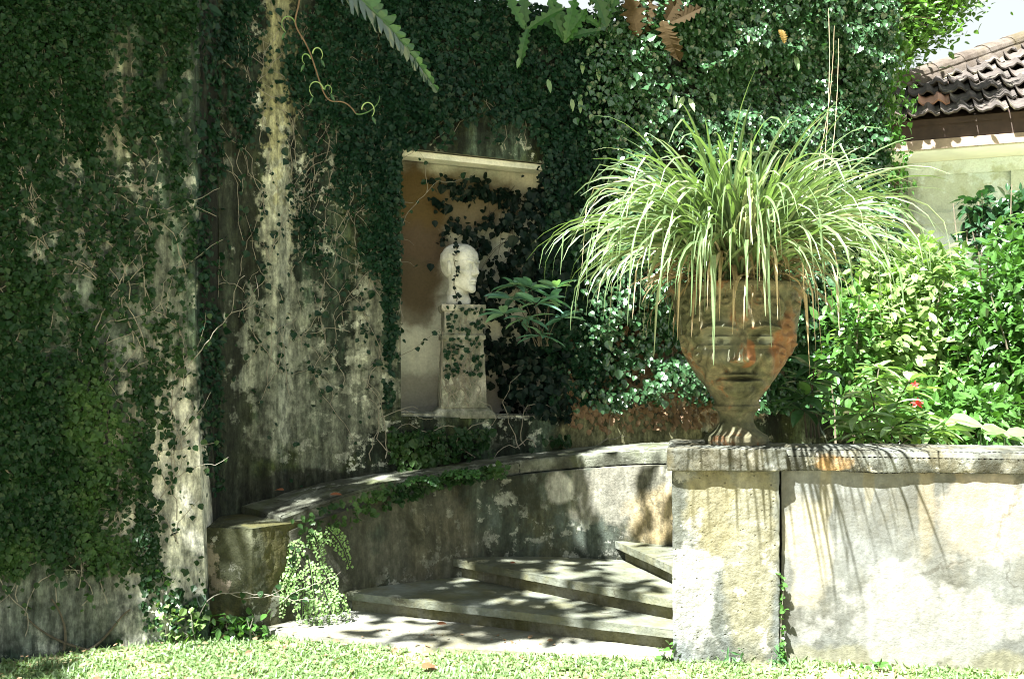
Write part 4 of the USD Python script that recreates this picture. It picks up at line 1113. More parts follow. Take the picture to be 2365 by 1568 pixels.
# the strand running down the bust
bv = thing('vine_strand', 'thin leafy vine strand hanging over the face of the white bust', 'vine')
zs_ = np.linspace(.43, .02, 16); pts = []
tree_ = cKDTree(ht.vertices)
for i, z_ in enumerate(zs_):
    cand = ht.vertices[np.abs(ht.vertices[:, 2] - (BZ + .795 + z_)) < .02]
    qx, _ = px_of(cand)
    j = np.argmin(np.abs(qx - (1052 + 4 * math.sin(i))) * .01 + cand[:, 1] * 2)
    pts.append(cand[j] + [0, -.012, 0])
obj('stem', tube(np.array(pts), .0028, 4), M['twig_dark'], bv)
pts = np.array(pts); k = 26
base = pts[r.integers(0, len(pts), k)] + r.normal(0, .008, (k, 3)) + [0, -.01, 0]
obj('leaf_mass', leaves(base, unit(r.normal(0, .3, (k, 3)) + [0, -1, .3]), r.normal(0, .7, (k, 3)), .03 * r.uniform(.6, 1.2, k), IVY), M['ivy_niche_shade'], bv, kind='stuff')

# ------------------------------------------------------------------ separate plants
def one_leaf(base, N, T, size, shape, width=1.0, m=None, parent=None, name='leaf'):
    t = (shape[0] * [width, 1, 1], shape[1])
    obj(name, leaves(np.array([base]), np.array([unit(np.array(N, float))]), np.array([T], float), np.array([size]), t), m, parent)


BIGL = (np.array([(-.0, 0, 0), (-.08, .12, .02), (0, .12, -.01), (.08, .12, .02), (-.14, .35, .03), (0, .35, -.01), (.14, .35, .03), (-.13, .6, .0), (0, .6, -.05), (.13, .6, .0), (-.07, .85, -.08), (0, .85, -.12), (.07, .85, -.08), (0, 1.0, -.18)], float),
        np.array([[0, 2, 1], [0, 3, 2], [1, 2, 5], [1, 5, 4], [2, 3, 6], [2, 6, 5], [4, 5, 8], [4, 8, 7], [5, 6, 9], [5, 9, 8], [7, 8, 11], [7, 11, 10], [8, 9, 12], [8, 12, 11], [10, 11, 13], [11, 12, 13]]))


def whorl_plant(name, label, root, tips, mat, size, width, seed, leaves_per=8, stem_m=None, cat_='plant', rings=1, stem_r=.006):
    """Thin stems, each ending in whorls of long leaves."""
    r = np.random.default_rng(seed)
    t = thing(name, label, cat_)
    for tip in tips:
        tip = np.array(tip, float); root_ = np.array(root) + r.normal(0, .03, 3) * [1, 1, 0]
        tt = np.linspace(0, 1, 8)[:, None]
        bow = (tip - root_) * tt + root_ + np.array([0, 0, .12]) * np.sin(tt * math.pi) * .5
        obj('stem', tube(bow, np.linspace(stem_r, stem_r * .6, 8), 5), stem_m or M['twig_dark'], t)
        for ring in range(rings):
            c = tip - (tip - root_) * .12 * ring
            for i in range(leaves_per):
                a = i * 2 * math.pi / leaves_per + r.normal(0, .2) + ring * .4
                e = r.uniform(-.35, .55) - .1 * ring
                T = np.array([math.cos(a) * math.cos(e), math.sin(a) * math.cos(e), math.sin(e)])
                N = np.array([-math.cos(a) * math.sin(e), -math.sin(a) * math.sin(e), math.cos(e)])
                one_leaf(c + T * .008, N + r.normal(0, .2, 3), T, size * r.uniform(.75, 1.2), BIGL, width, mat, t)
    return t


Yp = 6.75
whorl_plant('oleander', 'blue-green plant with whorled lance leaves at the right edge of the niche', at(1248, 800, 6.88),
            [at(1215, 735, Yp), at(1270, 690, Yp), at(1180, 690, Yp), at(1300, 735, Yp), at(1250, 775, Yp + .05), at(1190, 660, Yp + .05), at(1240, 700, Yp - .1), at(1165, 725, Yp), at(1285, 665, Yp + .1), at(1225, 665, Yp)], M['bluegreen'], .17, 1.15, 201, stem_r=.0032)
whorl_plant('deep_leaf_plant', 'plant with drooping dark pointed leaves just right of the urn foot', at(1868, 1010, 5.75),
            [at(1868, 880, 5.6), at(1862, 915, 5.55), at(1880, 850, 5.65), at(1850, 945, 5.55)], M['deep_leaf'], .19, 1.15, 202, leaves_per=9)
whorl_plant('lance_leaf_plant', 'clump of pale lance-leaved stems behind the low wall below the red flowers', at(2030, 1080, 5.9),
            [at(1985, 955, 5.7), at(2010, 905, 5.8), at(2070, 930, 5.9), at(2060, 985, 5.6), at(2120, 960, 5.8), at(2140, 1000, 5.7), at(1990, 1000, 5.6), at(2100, 880, 6.1), at(2030, 850, 6.1), at(2170, 990, 5.8)], M['pale_leaf'], .18, 1.0, 203, leaves_per=9, rings=2)


def shrub(name, label, blobs, n, size, shape, mat, seed, root_z=.5, droop=.35, group=None, stems=5):
    """A bush: leaves through several leafy masses, denser outside, and the stems that carry them."""
    r = np.random.default_rng(seed)
    t = thing(name, label, 'shrub', group)
    parts = []
    vol = np.array([b[1][0] * b[1][1] + b[1][0] * b[1][2] for b in blobs]); vol /= vol.sum()
    for (c, rad), v in zip(blobs, vol):
        k = int(n * v)
        d = unit(r.normal(0, 1, (k, 3)))
        sprig = fbm(d * 2.6 + np.array(c) * 3, seed, 3)
        rr = (r.random(k) ** .45) * (1 + .9 * sprig)
        p = np.array(c) + d * np.array(rad) * rr[:, None]
        N = unit(d * .8 + [0, 0, .7] + r.normal(0, .45, (k, 3)))
        T = d * .8 + r.normal(0, .5, (k, 3)) - [0, 0, droop]
        parts.append(leaves(p, N, T, size * r.uniform(.55, 1.3, k), shape))
    obj('leaf_mass', cat(parts), mat, t, kind='stuff')
    st_ = []
    for (c, rad) in blobs:
        for i in range(stems):
            a = np.array([c[0] + r.normal(0, .12), c[1] + r.normal(0, .1), root_z]); b2 = np.array(c) + r.normal(0, .5, 3) * rad
            tt = np.linspace(0, 1, 6)[:, None]
            st_.append(tube(a * (1 - tt) + b2 * tt + r.normal(0, .02, (6, 3)), np.linspace(.012, .004, 6), 5))
    obj('stem_mass', cat(st_), M['bark'], t, kind='stuff')
    return t


shrub('shrub', 'yellow-green leafy shrub right of the ivy wall end, under the house wall', [(at(2090, 720, 7.6), (.42, .45, .55)), (at(2150, 640, 7.8), (.3, .3, .3)), (at(2030, 800, 7.3), (.3, .35, .45)), (at(2130, 860, 7.4), (.38, .4, .5)), (at(2010, 680, 7.7), (.25, .3, .35))], 5200, .088, OVAL, M['shrub_light'], 301)
shrub('shrub', 'tall bright green shrub at the right edge behind the low wall', [(at(2320, 720, 7.2), (.42, .45, .5)), (at(2360, 880, 7.0), (.45, .5, .55)), (at(2260, 800, 7.3), (.26, .3, .4)), (at(2380, 600, 7.4), (.35, .4, .35)), (at(2240, 930, 7.2), (.3, .35, .4)), (at(2440, 780, 7.0), (.5, .5, .9))], 6500, .082, OVAL, M['shrub_mid'], 302)
shrub('shrub', 'dark glossy shrub rising in front of the house wall at the far right', [(at(2330, 545, 8.6), (.4, .4, .3)), (at(2400, 500, 8.6), (.35, .35, .3)), (at(2250, 480, 8.6), (.12, .12, .14))], 1300, .11, OVAL, M['shrub_dark'], 303)
shrub('shrub', 'low mid-green shrub filling the gap above the coping right of the red flowers', [(at(2190, 985, 6.6), (.35, .35, .3)), (at(2280, 985, 6.4), (.3, .35, .25)), (at(2090, 985, 6.6), (.3, .3, .3)), (at(1960, 830, 7.1), (.22, .25, .5))], 2600, .085, OVAL, M['shrub_mid'], 304)

# red flowers and pale leaves
for (fx, fy, lab) in ((2112, 888, 'small red flower on a thin stalk, upper of the two by the shrubs'), (2117, 932, 'larger red flower with spread petals, lower of the two by the shrubs')):
    t = thing('red_flower', lab, 'flower')
    c = at(fx, fy, 6.0)
    tt = np.linspace(0, 1, 7)[:, None]
    obj('stalk', tube(np.array([c[0] - .05, 6.05, .55]) * (1 - tt) + c * tt, .003, 4), M['deep_leaf'], t)
    for i in range(5):
        a = i * 2 * math.pi / 5 + .3
        one_leaf(c, [math.cos(a) * .3, -.8, .5], [math.cos(a), -.3, math.sin(a) * .6], .042 if fy > 900 else .028, OVAL, .9, M['red'], t, 'petal')
for (fx, fy, sz_, lab) in ((2295, 985, .17, 'broad pale ribbed leaf catching full sun above the coping'), (2350, 1012, .16, 'broad pale leaf low at the right edge above the coping'), (2215, 985, .22, 'long arching pale leaf leaning over the coping')):
    t = thing('broad_leaf_plant', lab, 'plant')
    c = at(fx, fy, 5.9)
    for i in range(3):
        one_leaf(c + rng.normal(0, .02, 3) - [.08, 0, 0], [-.4, -.5, .8], [1, -.2 + .2 * i, .1 - .25 * i], sz_, OVAL, 1.1, M['pale_leaf'], t)
    tt = np.linspace(0, 1, 5)[:, None]
    obj('stem', tube(np.array([c[0] - .05, 5.95, .5]) * (1 - tt) + (c - [.08, 0, 0]) * tt, .005, 4), M['deep_leaf'], t)


# maidenhair fern
def fern_frond(base, az, el, L, droop, width, seed, leaf=.026, side_n=12):
    r = np.random.default_rng(seed)
    n = 16; ds = L / n; p = np.array(base, float); e = el
    h = np.array([math.cos(az), math.sin(az), 0]); sd = np.array([-h[1], h[0], 0]); pts = [p.copy()]
    for i in range(n):
        p = p + (h * math.cos(e) + np.array([0, 0, math.sin(e)])) * ds; pts.append(p.copy()); e = max(e - droop * ds, -1.45)
    pts = np.array(pts); parts = [tube(pts, np.linspace(.003, .001, n + 1), 4)]
    P, N, T = [], [], []
    for i in range(2, n + 1):
        t = i / n
        wl = width * math.sin(min(1, .15 + t * .9) * math.pi) ** .7 * (1.1 - .45 * t)
        d = unit(pts[i] - pts[i - 1])
        for s in (-1, 1):
            br = unit(sd * s + d * .55 + r.normal(0, .15, 3))
            m_ = max(1, int(wl / leaf * 1.25))
            for q in range(m_):
                x = (q + .5) / m_
                P.append(pts[i] + br * wl * x - np.array([0, 0, .25 * wl * x * x]) + r.normal(0, .003, 3))
                T.append(br * .5 + d * (.5 if q % 2 else -.2) - np.array([0, 0, .45]) + r.normal(0, .3, 3))
                N.append(np.cross(sd, d) * np.sign(np.cross(sd, d)[2] + 1e-6) + np.array([0, -.7, .4]) + r.normal(0, .35, 3))
    if P:
        P, N, T = map(np.array, (P, N, T))
        parts.append(leaves(P, unit(N), T, leaf * r.uniform(.7, 1.25, len(P)), FANLET))
    return cat(parts)


def lacy_frond(base, lean, L, W, seed, leaf=.019, out=.3, sag=.25):
    """A hanging frond: a thin rachis with side branches of small fan-shaped leaflets, widest near its base."""
    r = np.random.default_rng(seed)
    n = 11; t_ = np.linspace(0, 1, n + 1)
    d0 = unit(np.array([math.sin(lean), -out, -math.cos(lean)]))
    pts = np.array(base) + d0 * (t_ * L)[:, None] + np.array([math.sin(lean) * .1, -.02, .10]) * (np.sin(t_ * math.pi) * L)[:, None] + np.array([0, .03, -sag * L * .3]) * (t_ ** 2)[:, None]
    parts = [tube(pts, np.linspace(.0026, .001, n + 1), 4)]
    P, N, T = [], [], []
    S = unit(np.array([math.cos(lean), -.12, math.sin(lean)]))
    for i in range(1, n + 1):
        for q2 in (0, .5):
            c = pts[i] * (1 - q2) + pts[i - 1] * q2
            t = (i - q2) / n; d = unit(pts[i] - pts[i - 1])
            wl = W * min(1, .35 + t * 3) * (1.02 - t) ** .8
            for s_ in (-1, 1):
                br = unit(S * s_ + d * .45 + r.normal(0, .1, 3))
                m_ = max(1, int(round(wl / leaf * .95)))
                for q in range(m_):
                    x = (q + .6) / m_
                    P.append(c + br * wl * x + np.array([0, -.01, -.2 * wl * x * x]) + r.normal(0, .003, 3))
                    T.append(br * .6 + np.array([0, 0, -.7 if q % 2 else .15]) + r.normal(0, .3, 3))
                    N.append(np.array([-.15, -.8, .55]) + r.normal(0, .35, 3))
    P, N, T = map(np.array, (P, N, T))
    parts.append(leaves(P, unit(N), T, leaf * r.uniform(.7, 1.25, len(P)), FANLET))
    return cat(parts)


fr = thing('maidenhair_fern', 'pale maidenhair fern hanging from the parapet by the bench end', 'fern')
for i, (fx, fy, fY, lean, L_, W_, o_) in enumerate(((752, 1215, 5.94, .62, .27, .075, .25), (720, 1220, 5.90, .35, .24, .07, .3), (695, 1240, 5.86, -.25, .26, .07, .3), (715, 1290, 5.84, .15, .30, .085, .35), (690, 1300, 5.82, -.3, .30, .08, .3), (740, 1300, 5.86, .4, .30, .08, .3),
                                                   (705, 1345, 5.78, -.05, .28, .085, .2), (745, 1350, 5.80, .3, .27, .08, .25), (680, 1335, 5.80, -.55, .2, .06, .2), (725, 1380, 5.74, .1, .22, .07, .1), (765, 1365, 5.82, .55, .2, .06, .2))):
    obj('frond', lacy_frond(at(fx, fy, fY), lean, L_, W_, 400 + i, leaf=.0155, out=o_), M['fern'], fr)
# sprays of small fern on the coping
for (fx, fy, Yf, lab) in ((985, 1105, 6.32, 'small dark fern spray on the parapet face below the niche'), (1085, 1090, 6.45, 'tiny fern tuft on the parapet edge, right of the other coping fern')):
    t = thing('small_fern', lab, 'fern')
    for i in range(5):
        obj('frond', fern_frond(at(fx, fy, Yf), -1.6 + rng.normal(0, .6), .4, .2, 5.0, .05, 450 + i + int(fx), .018), M['green_frond'], t)


# lobed fronds on top of the wall
def lobed(base, T, N, L, W, lobes=6, curl=.15):
    """A deeply lobed frond, as a sheet with a raised midrib."""
    t_ = np.linspace(0, 1, lobes * 4 + 1)
    env = np.sin(np.clip(t_ * .93 + .07, 0, 1) * math.pi) ** .6
    wd = W * env * (.38 + .62 * np.abs(np.sin(t_ * lobes * math.pi + rng.uniform(0, 1.5)))) * rng.uniform(.75, 1.2, len(t_))
    sway = rng.normal(0, .12) * L
    T = unit(np.array(T, float)); S = unit(np.cross(N, T)); Nn = np.cross(T, S)
    c = base + T * (t_ * L)[:, None] + Nn * (-curl * rng.uniform(.3, 3) * L * t_ ** 2)[:, None] + S * (sway * t_ ** 2)[:, None]
    off = T * (.12 * W)
    l = c - S * wd[:, None] / 2 + off + Nn * (wd * .12)[:, None]; r_ = c + S * (wd * rng.uniform(.7, 1.15, len(t_)))[:, None] / 2 + off + Nn * (wd * .12)[:, None]
    v = np.stack([l, c, r_], 1).reshape(-1, 3)
    i = np.arange(len(t_) - 1)[:, None] * 3
    return v, np.concatenate([i + [0, 1, 4], i + [0, 4, 3], i + [1, 2, 5], i + [1, 5, 4]], 0)


def wall_top_fern(label, px, py, Yf, fronds, mat, cat_='fern', name='oak_leaf_fern'):
    t = thing(name, label, cat_)
    for (dx, dz, L_, W_) in fronds:
        c = at(px, py, Yf) + rng.normal(0, .02, 3)
        obj('frond', lobed(c, [dx, -.25, dz], [.1, -1, .35], L_, W_), mat, t)


wall_top_fern('green lobed fern fronds on the wall top against the gap of sky', 1300, 95, 7.0, [(-.5, 1, .3, .1), (-.15, 1, .34, .1), (.25, 1, .32, .1), (.6, .9, .28, .1), (-.9, .5, .26, .09), (.95, .4, .26, .09)], M['green_frond'])
wall_top_fern('green lobed fern on the wall top just left of the brown fronds', 1395, 70, 7.05, [(-.3, 1, .35, .12), (.3, 1, .3, .11), (-.8, .6, .25, .1), (.1, .9, .3, .1)], M['green_frond'])
wall_top_fern('green lobed fern fronds at the top left of the dark ivy curtain', 1215, 70, 6.9, [(-.6, .9, .3, .1), (.1, 1, .32, .1), (.8, .6, .3, .09), (-.2, -.6, .25, .08)], M['green_frond'])
wall_top_fern('upright brown dead lobed frond on the ivy wall crest', 1475, 85, 7.11, [(.1, 1, .34, .2), (-.25, 1, .3, .18)], M['brown_frond'])
wall_top_fern('drooping tan dead lobed fronds below the wall crest', 1545, 55, 7.12, [(.25, -1, .26, .18), (.6, .2, .22, .15), (.5, .8, .2, .14)], M['brown_frond'])
wall_top_fern('yellowing lobed fern frond high on the ivy crest', 1800, 70, 7.2, [(.2, -1, .09, .055), (.5, -.8, .08, .05)], M['yellow_leaf'])
# smooth strap leaves hanging in the ivy
for (lab, pts_) in (('cluster of pale lance-shaped leaves hanging in the ivy below the brown fronds', [(1435, 170, 0), (1460, 180, .2), (1500, 180, -.1), (1505, 135, 0), (1480, 110, -.2), (1545, 210, 0), (1470, 130, -.1)]),
                    ('second row of broad pale lance leaves catching sun in the middle of the ivy', [(1490, 245, -.6), (1500, 250, .2), (1530, 245, .3), (1580, 245, -.5), (1590, 248, .4), (1560, 240, -.1), (1640, 235, .5), (1655, 240, -.4)]),
                    ('dim lance leaves hanging in the shaded ivy left of the brown fronds', [(1345, 165, .0), (1380, 178, .1), (1200, 155, -.2), (1265, 205, .2), (1340, 250, .0), (1320, 250, .1)]),
                    ('scattered bright lance leaves in the sunlit ivy above the urn plant', [(1745, 120, .1), (1790, 150, .3), (1765, 155, 0), (1715, 110, -.1), (1835, 150, .2), (1800, 115, .3)])):
    t = thing('strap_fern', lab, 'fern')
    for (x_, y_, lean) in pts_:
        s0 = (x_ - 1182.5) / FOC
        Yw = (6.72 + .34 * .75) / (1 - .34 * s0)
        one_leaf(at(x_, y_ - 22, Yw - rng.uniform(.08, .15)), [.1, -1, .35], [lean, -.25, -1], rng.uniform(.08, .145), OVAL, .62, M['strap'], t)

# hanging pinnate leaf and curling vine at the top
hl = thing('hanging_leaf', 'large hanging toothed blue-grey frond dipping in from the top of the picture', 'frond')
A, Bt = at(768, -60, 4.9), at(1012, 212, 5.6)
tt = np.linspace(0, 1, 25)[:, None]
mid = A * (1 - tt) + Bt * tt + np.array([.02, 0, .03]) * np.sin(tt * math.pi)
obj('midrib', tube(mid, np.linspace(.008, .002, 25), 5), M['deep_leaf'], hl)
for i in range(19):
    t = i / 19; wl = (.12 * (1 - t) ** .75 + .012) * rng.uniform(.85, 1.15)
    j_ = min(int(t * 24), 23); d = unit(mid[j_ + 1] - mid[j_]); base = mid[j_] * (1 - (t * 24 - int(t * 24))) + mid[j_ + 1] * (t * 24 - int(t * 24))
    for s_sign, ww in ((1, 1.0), (-1, .8)):
        S_ = unit(np.cross(d, [0, -1.0, .25])) * s_sign
        fwd = rng.uniform(.55, 1.0); dip = rng.uniform(-.35, .1)
        out = unit(S_ * .8 + d * fwd + np.array([0, dip, -.05 * s_sign]))
        tip = base + out * wl * ww
        pts_ = np.array([base - d * .016, base + d * .036, base + out * wl * ww * .55 + d * .03, tip + d * .012, tip, base + out * wl * ww * .6 - d * .018])
        pts_ += rng.normal(0, .003, pts_.shape)
        v = np.vstack([pts_, pts_ + np.array([0, .003, -.002])])
        f = np.array([[0, 1, 2], [0, 2, 5], [5, 2, 3], [5, 3, 4], [6, 8, 7], [6, 11, 8], [11, 9, 8], [11, 10, 9]])
        obj('leaflet', (v, f), M['hang_leaf'] if s_sign > 0 else M['deep_leaf'], hl)
cv = thing('curling_vine', 'bare brown vine with green curling shoots hanging before the curved wall', 'vine')
vp = [at(x, y, Yv) for x, y, Yv in ((687, -40, 5.3), (688, 20, 5.3), (684, 62, 5.3), (715, 120, 5.32), (748, 215, 5.35), (780, 235, 5.37), (822, 263, 5.4))]
vp = np.array(vp); tcs = np.linspace(0, len(vp) - 1, 40); cs_ = CubicSpline(np.arange(len(vp)), vp)
obj('stem', tube(cs_(tcs), np.linspace(.0048, .0036, 40), 6), M['twig_vine'], cv)
vp2 = np.array([at(x, y, 5.4) for x, y in ((822, 263), (845, 261), (868, 245), (876, 222))]); cs2 = CubicSpline(np.arange(4), vp2)
obj('shoot', tube(cs2(np.linspace(0, 3, 16)), np.linspace(.004, .0025, 16), 5), M['deep_leaf'], cv)
for (x, y, sx_, rr) in ((684, 62, -1, .05), (722, 128, 1, .035), (718, 140, -1, .03), (748, 212, -1, .05), (750, 210, 1, .025), (835, 258, 1, .045)):
    c = at(x, y, 5.33); aa = np.linspace(.2, 3.9, 16)
    sp_ = c + np.stack([sx_ * rr * (1 - np.cos(aa)) * (1 - aa * .08), -.02 * np.sin(aa), rr * np.sin(aa) * (1.1 - aa * .1)], -1)
    obj('tendril', tube(sp_, np.linspace(.004, .0018, 16), 5), M['pale_leaf'], cv)
    one_leaf(sp_[-1], [0, -1, .2], [sx_ * .4, -.1, -.8], .05, LANCE, 1.2, M['deep_leaf'], cv)

# bare stems on the foot of the left wall
bs = thing('bare_vine', 'forked bare vine stem rising from the foot of the left wall', 'vine')
for pth in (((196, 1505), (120, 1470), (60, 1425)), ((196, 1505), (240, 1470), (275, 1435), (300, 1405)), ((150, 1500), (145, 1440), (120, 1380))):
    q = []
    for x_, y_ in pth:
        SG, ZG = np.meshgrid(np.arange(.1, 1.2, .03), np.arange(-.02, .5, .02), indexing='ij')
        PG = left_face(SG, ZG); GX, GY = px_of(PG)
        q.append(PG.reshape(-1, 3)[np.argmin(np.abs(GX - x_) + np.abs(GY - y_))] + np.array([lw_n[0], lw_n[1], 0]) * .012)
    q = np.array(q); cs_ = CubicSpline(np.arange(len(q)), q)
    obj('stem', tube(cs_(np.linspace(0, len(q) - 1, 16)), np.linspace(.008, .004, 16), 5), M['twig_dark'], bs)

# ------------------------------------------------------------------ weeds, grass, fallen leaves
def weed(label, c, rad, n, size, shape, mat, seed, h=.2):
    r = np.random.default_rng(seed)
    t = thing('weed', label, 'weed')
    a = r.uniform(0, 6.3, n); q = np.sqrt(r.random(n))
    zz = r.random(n) ** 1.4 * h
    p = np.stack([c[0] + np.cos(a) * q * rad[0], c[1] + np.sin(a) * q * rad[1], c[2] + zz], -1)
    obj('leaf_mass', leaves(p, unit(r.normal(0, .5, (n, 3)) + [-.2, -.4, 1]), r.normal(0, .7, (n, 3)) + [0, -.3, -.1], size * r.uniform(.5, 1.3, n), shape), mat, t, kind='stuff')
    st_ = []
    for i in range(max(3, n // 14)):
        b = p[r.integers(0, n)]
        st_.append(tube(np.array([[b[0] + r.normal(0, .02), b[1] + .02, c[2] - .02], (b + [b[0], b[1], c[2]]) / 2 + r.normal(0, .01, 3), b]), [.003, .0025, .0015], 4))
    obj('stem_mass', cat(st_), M['twig'], t, kind='stuff')


weed('leafy weeds and dry runners at the foot of the left wall beside the bench end', (-1.85, 5.52, 0), (.17, .07), 230, .038, IVY, M['shrub_light'], 501, .2)
weed('low weeds in the grass along the front of the bench end', (-1.6, 5.55, 0), (.26, .07), 190, .05, OVAL, M['shrub_mid'], 502, .13)
weed('ivy tuft climbing the foot of the pale streak on the left wall', (-1.96, 5.50, 0), (.1, .03), 110, .034, IVY, M['shrub_mid'], 503, .4)
weed('small weed growing at the foot of the urn pier', (1.10, 4.97, 0), (.07, .03), 26, .05, LANCE, M['deep_leaf'], 504, .1)
weed('weed tuft at the right foot of the urn pier', (1.30, 4.96, 0), (.04, .03), 16, .06, LANCE, M['deep_leaf'], 505, .12)
weed('green weed at the left foot of the pier by the lowest step', (.8, 5.02, 0), (.05, .05), 34, .05, IVY, M['shrub_mid'], 506, .12)
weed('patch of seedlings at the foot of the low right wall', (1.75, 4.88, 0), (.12, .03), 40, .04, OVAL, M['shrub_mid'], 507, .06)
weed('line of small leaves in the joint between pier and right wall', (1.358, 5.0, 0), (.012, .02), 60, .03, IVY, M['shrub_mid'], 508, .5)

# turf
r = np.random.default_rng(88)
n = 85000
gxx = r.uniform(-3.1, 3.0, n); gyy = 4.45 + 1.45 * r.random(n) ** 1.15
front = np.interp(gxx, [-3.2, -2.65, -1.9, -1.45, -1.1, -.42, .2, .84, 1.35, 3.0], [4.75, 5.12, 5.6, 5.68, 5.5, 5.24, 5.14, 5.02, 5.03, 4.78]) + .02 * fbm(np.stack([gxx * 6, gxx * 0, gxx * 0], -1), 4)
keep = (gyy < front) & (r.random(n) < np.clip(.62 + 2.2 * fbm(np.stack([gxx * 4, gyy * 4, 0 * gxx], -1), 6), .08, 1))
gxx, gyy = gxx[keep], gyy[keep]; n = len(gxx)
p = np.stack([gxx, gyy, ground_z(gxx, gyy) - .004], -1)
a = r.uniform(0, 2 * np.pi, n); e = r.uniform(.15, 1.3, n)
T = np.stack([np.cos(a) * np.cos(e), np.sin(a) * np.cos(e), np.sin(e)], -1)
N = np.stack([-np.cos(a) * np.sin(e), -np.sin(a) * np.sin(e), np.cos(e)], -1) + r.normal(0, .3, (n, 3))
GB = (np.array([(-.07, 0, 0), (.07, 0, 0), (.085, .5, .03), (0, 1, -.12), (-.085, .5, .03)], float), np.array([[0, 1, 2], [0, 2, 4], [4, 2, 3]]))
obj('grass', leaves(p, unit(N), T, .042 * r.uniform(.4, 1.4, n), GB), M['grass'], kind='stuff', label='short coarse sunlit turf along the foot of the walls', cat='grass')
# clover-like broad leaves in the turf
m_ = 9000
i_ = r.integers(0, n, m_)
obj('ground_cover', leaves(p[i_] + r.normal(0, .02, (m_, 3)) * [1, 1, 0] + [0, 0, .015], unit(r.normal(0, .35, (m_, 3)) + [0, -.2, 1]), r.normal(0, 1, (m_, 3)) * [1, 1, .2], .026 * r.uniform(.5, 1.3, m_), IVY_FAR), M['grass'], kind='stuff',
    label='tiny round-leaved ground cover mixed through the turf', cat='ground cover')

k = 420
lx_ = r.uniform(-2.6, 2.0, k); ly_ = 4.5 + 1.2 * r.random(k)
ok = ly_ < np.interp(lx_, [-3.2, -2.65, -1.9, -1.45, -1.1, -.42, .2, .84, 1.35, 3.0], [4.75, 5.12, 5.6, 5.68, 5.6, 5.6, 5.5, 5.02, 5.03, 4.78])
lx_, ly_ = lx_[ok], ly_[ok]; k = len(lx_)
obj('leaf_litter', leaves(np.stack([lx_, ly_, np.where(ly_ > np.interp(lx_, [-1.45, -.42, .84], [5.68, 5.24, 5.02]), .03, .022) + ground_z(lx_, ly_) * 0], -1), unit(r.normal(0, .4, (k, 3)) + [0, -.3, 1]), r.normal(0, 1, (k, 3)) * [1, 1, .2], .026 * np.exp(r.normal(0, .4, k)), OVAL), M['dry'], kind='stuff',
    label='small dry leaf bits littering the lawn and paving', cat='leaf litter')


def fallen(label, c, size, az):
    s = BIGL[0] * [2.2, 1, 1.2]
    v, f = leaves(np.array([c]), np.array([[.1, -.25, 1.0]]), np.array([[math.cos(az), math.sin(az), .12]]), np.array([size]), (s, BIGL[1]))
    obj('fallen_leaf', (v, f), M['fallen'], label=label, cat='leaf')


fallen('curled red-brown fallen leaf on the parapet coping, nearer the steps', at(762, 1150, 5.98) + [0, 0, .02], .075, .3)
fallen('flat brown fallen leaf on the bench end near the curved wall', at(655, 1143, 6.15) + [0, 0, .03], .07, 2.7)
fallen('small rust fallen leaf lying on the paving before the lowest step', at(1008, 1445, 5.62) + [0, 0, .012], .06, .1)
fallen('orange-brown fallen leaf lying in the lawn', at(975, 1556, 4.85) + [0, 0, .03], .085, .8)
fallen('tiny tan fallen leaf on the back of the middle step', at(1178, 1303, 6.25) + [0, 0, .01], .04, .2)

# ------------------------------------------------------------------ trees
def tree(label, trunk, crown, n, size, shape, mat, seed, name='tree', twigs=40):
    r = np.random.default_rng(seed)
    t = thing(name, label, 'tree')
    parts = []
    trunk = np.array(trunk, float)
    cs_ = CubicSpline(np.arange(len(trunk)), trunk)
    parts.append(tube(cs_(np.linspace(0, len(trunk) - 1, 14)), np.linspace(.13, .05, 14), 8))
    top = trunk[-1]
    cl = []
    for i in range(twigs):
        c, rad = crown[r.integers(0, len(crown))]
        e = np.array(c) + unit(r.normal(0, 1, 3)) * np.array(rad) * r.random() ** .4
        tt = np.linspace(0, 1, 6)[:, None]
        st0 = trunk[-1] if r.random() < .5 else trunk[-2] * .4 + trunk[-1] * .6
        parts.append(tube(st0 * (1 - tt) + e * tt + np.array([0, 0, .15]) * np.sin(tt * 3.1) + r.normal(0, .03, (6, 3)), np.linspace(.03, .006, 6), 5))
        cl.append(e)
    obj('trunk', cat(parts), M['bark'], t, smooth=True)
    cl = np.array(cl); k = n
    i_ = r.integers(0, len(cl), k)
    p = cl[i_] + r.normal(0, 1, (k, 3)) * size * np.array([2.2, 2.2, 1.4])
    N = unit(r.normal(0, .5, (k, 3)) + [-.2, -.3, 1]); T = r.normal(0, 1, (k, 3)) * [1, 1, .5] - [0, 0, .2]
    obj('crown', leaves(p, N, T, size * r.uniform(.6, 1.3, k), shape), mat, t, kind='stuff')


tree('feathery light green tree rising behind the ivy wall left of the tiled roof', [(2.25, 9.6, .5), (2.35, 9.7, 2.5), (2.7, 9.7, 4.0), (3.1, 9.8, 4.9)],
     [((3.5, 9.9, 5.3), (.6, .6, .5)), ((3.9, 9.9, 4.95), (.35, .5, .3)), ((3.0, 9.8, 5.6), (.8, .7, .7)), ((4.1, 9.9, 5.3), (.35, .4, .3)), ((3.7, 9.9, 4.8), (.3, .3, .3)), ((3.6, 9.9, 5.7), (.7, .5, .3)), ((2.4, 9.8, 5.4), (.6, .6, .7))], 17000, .075, OVAL, M['tree_leaf'], 601, twigs=190)

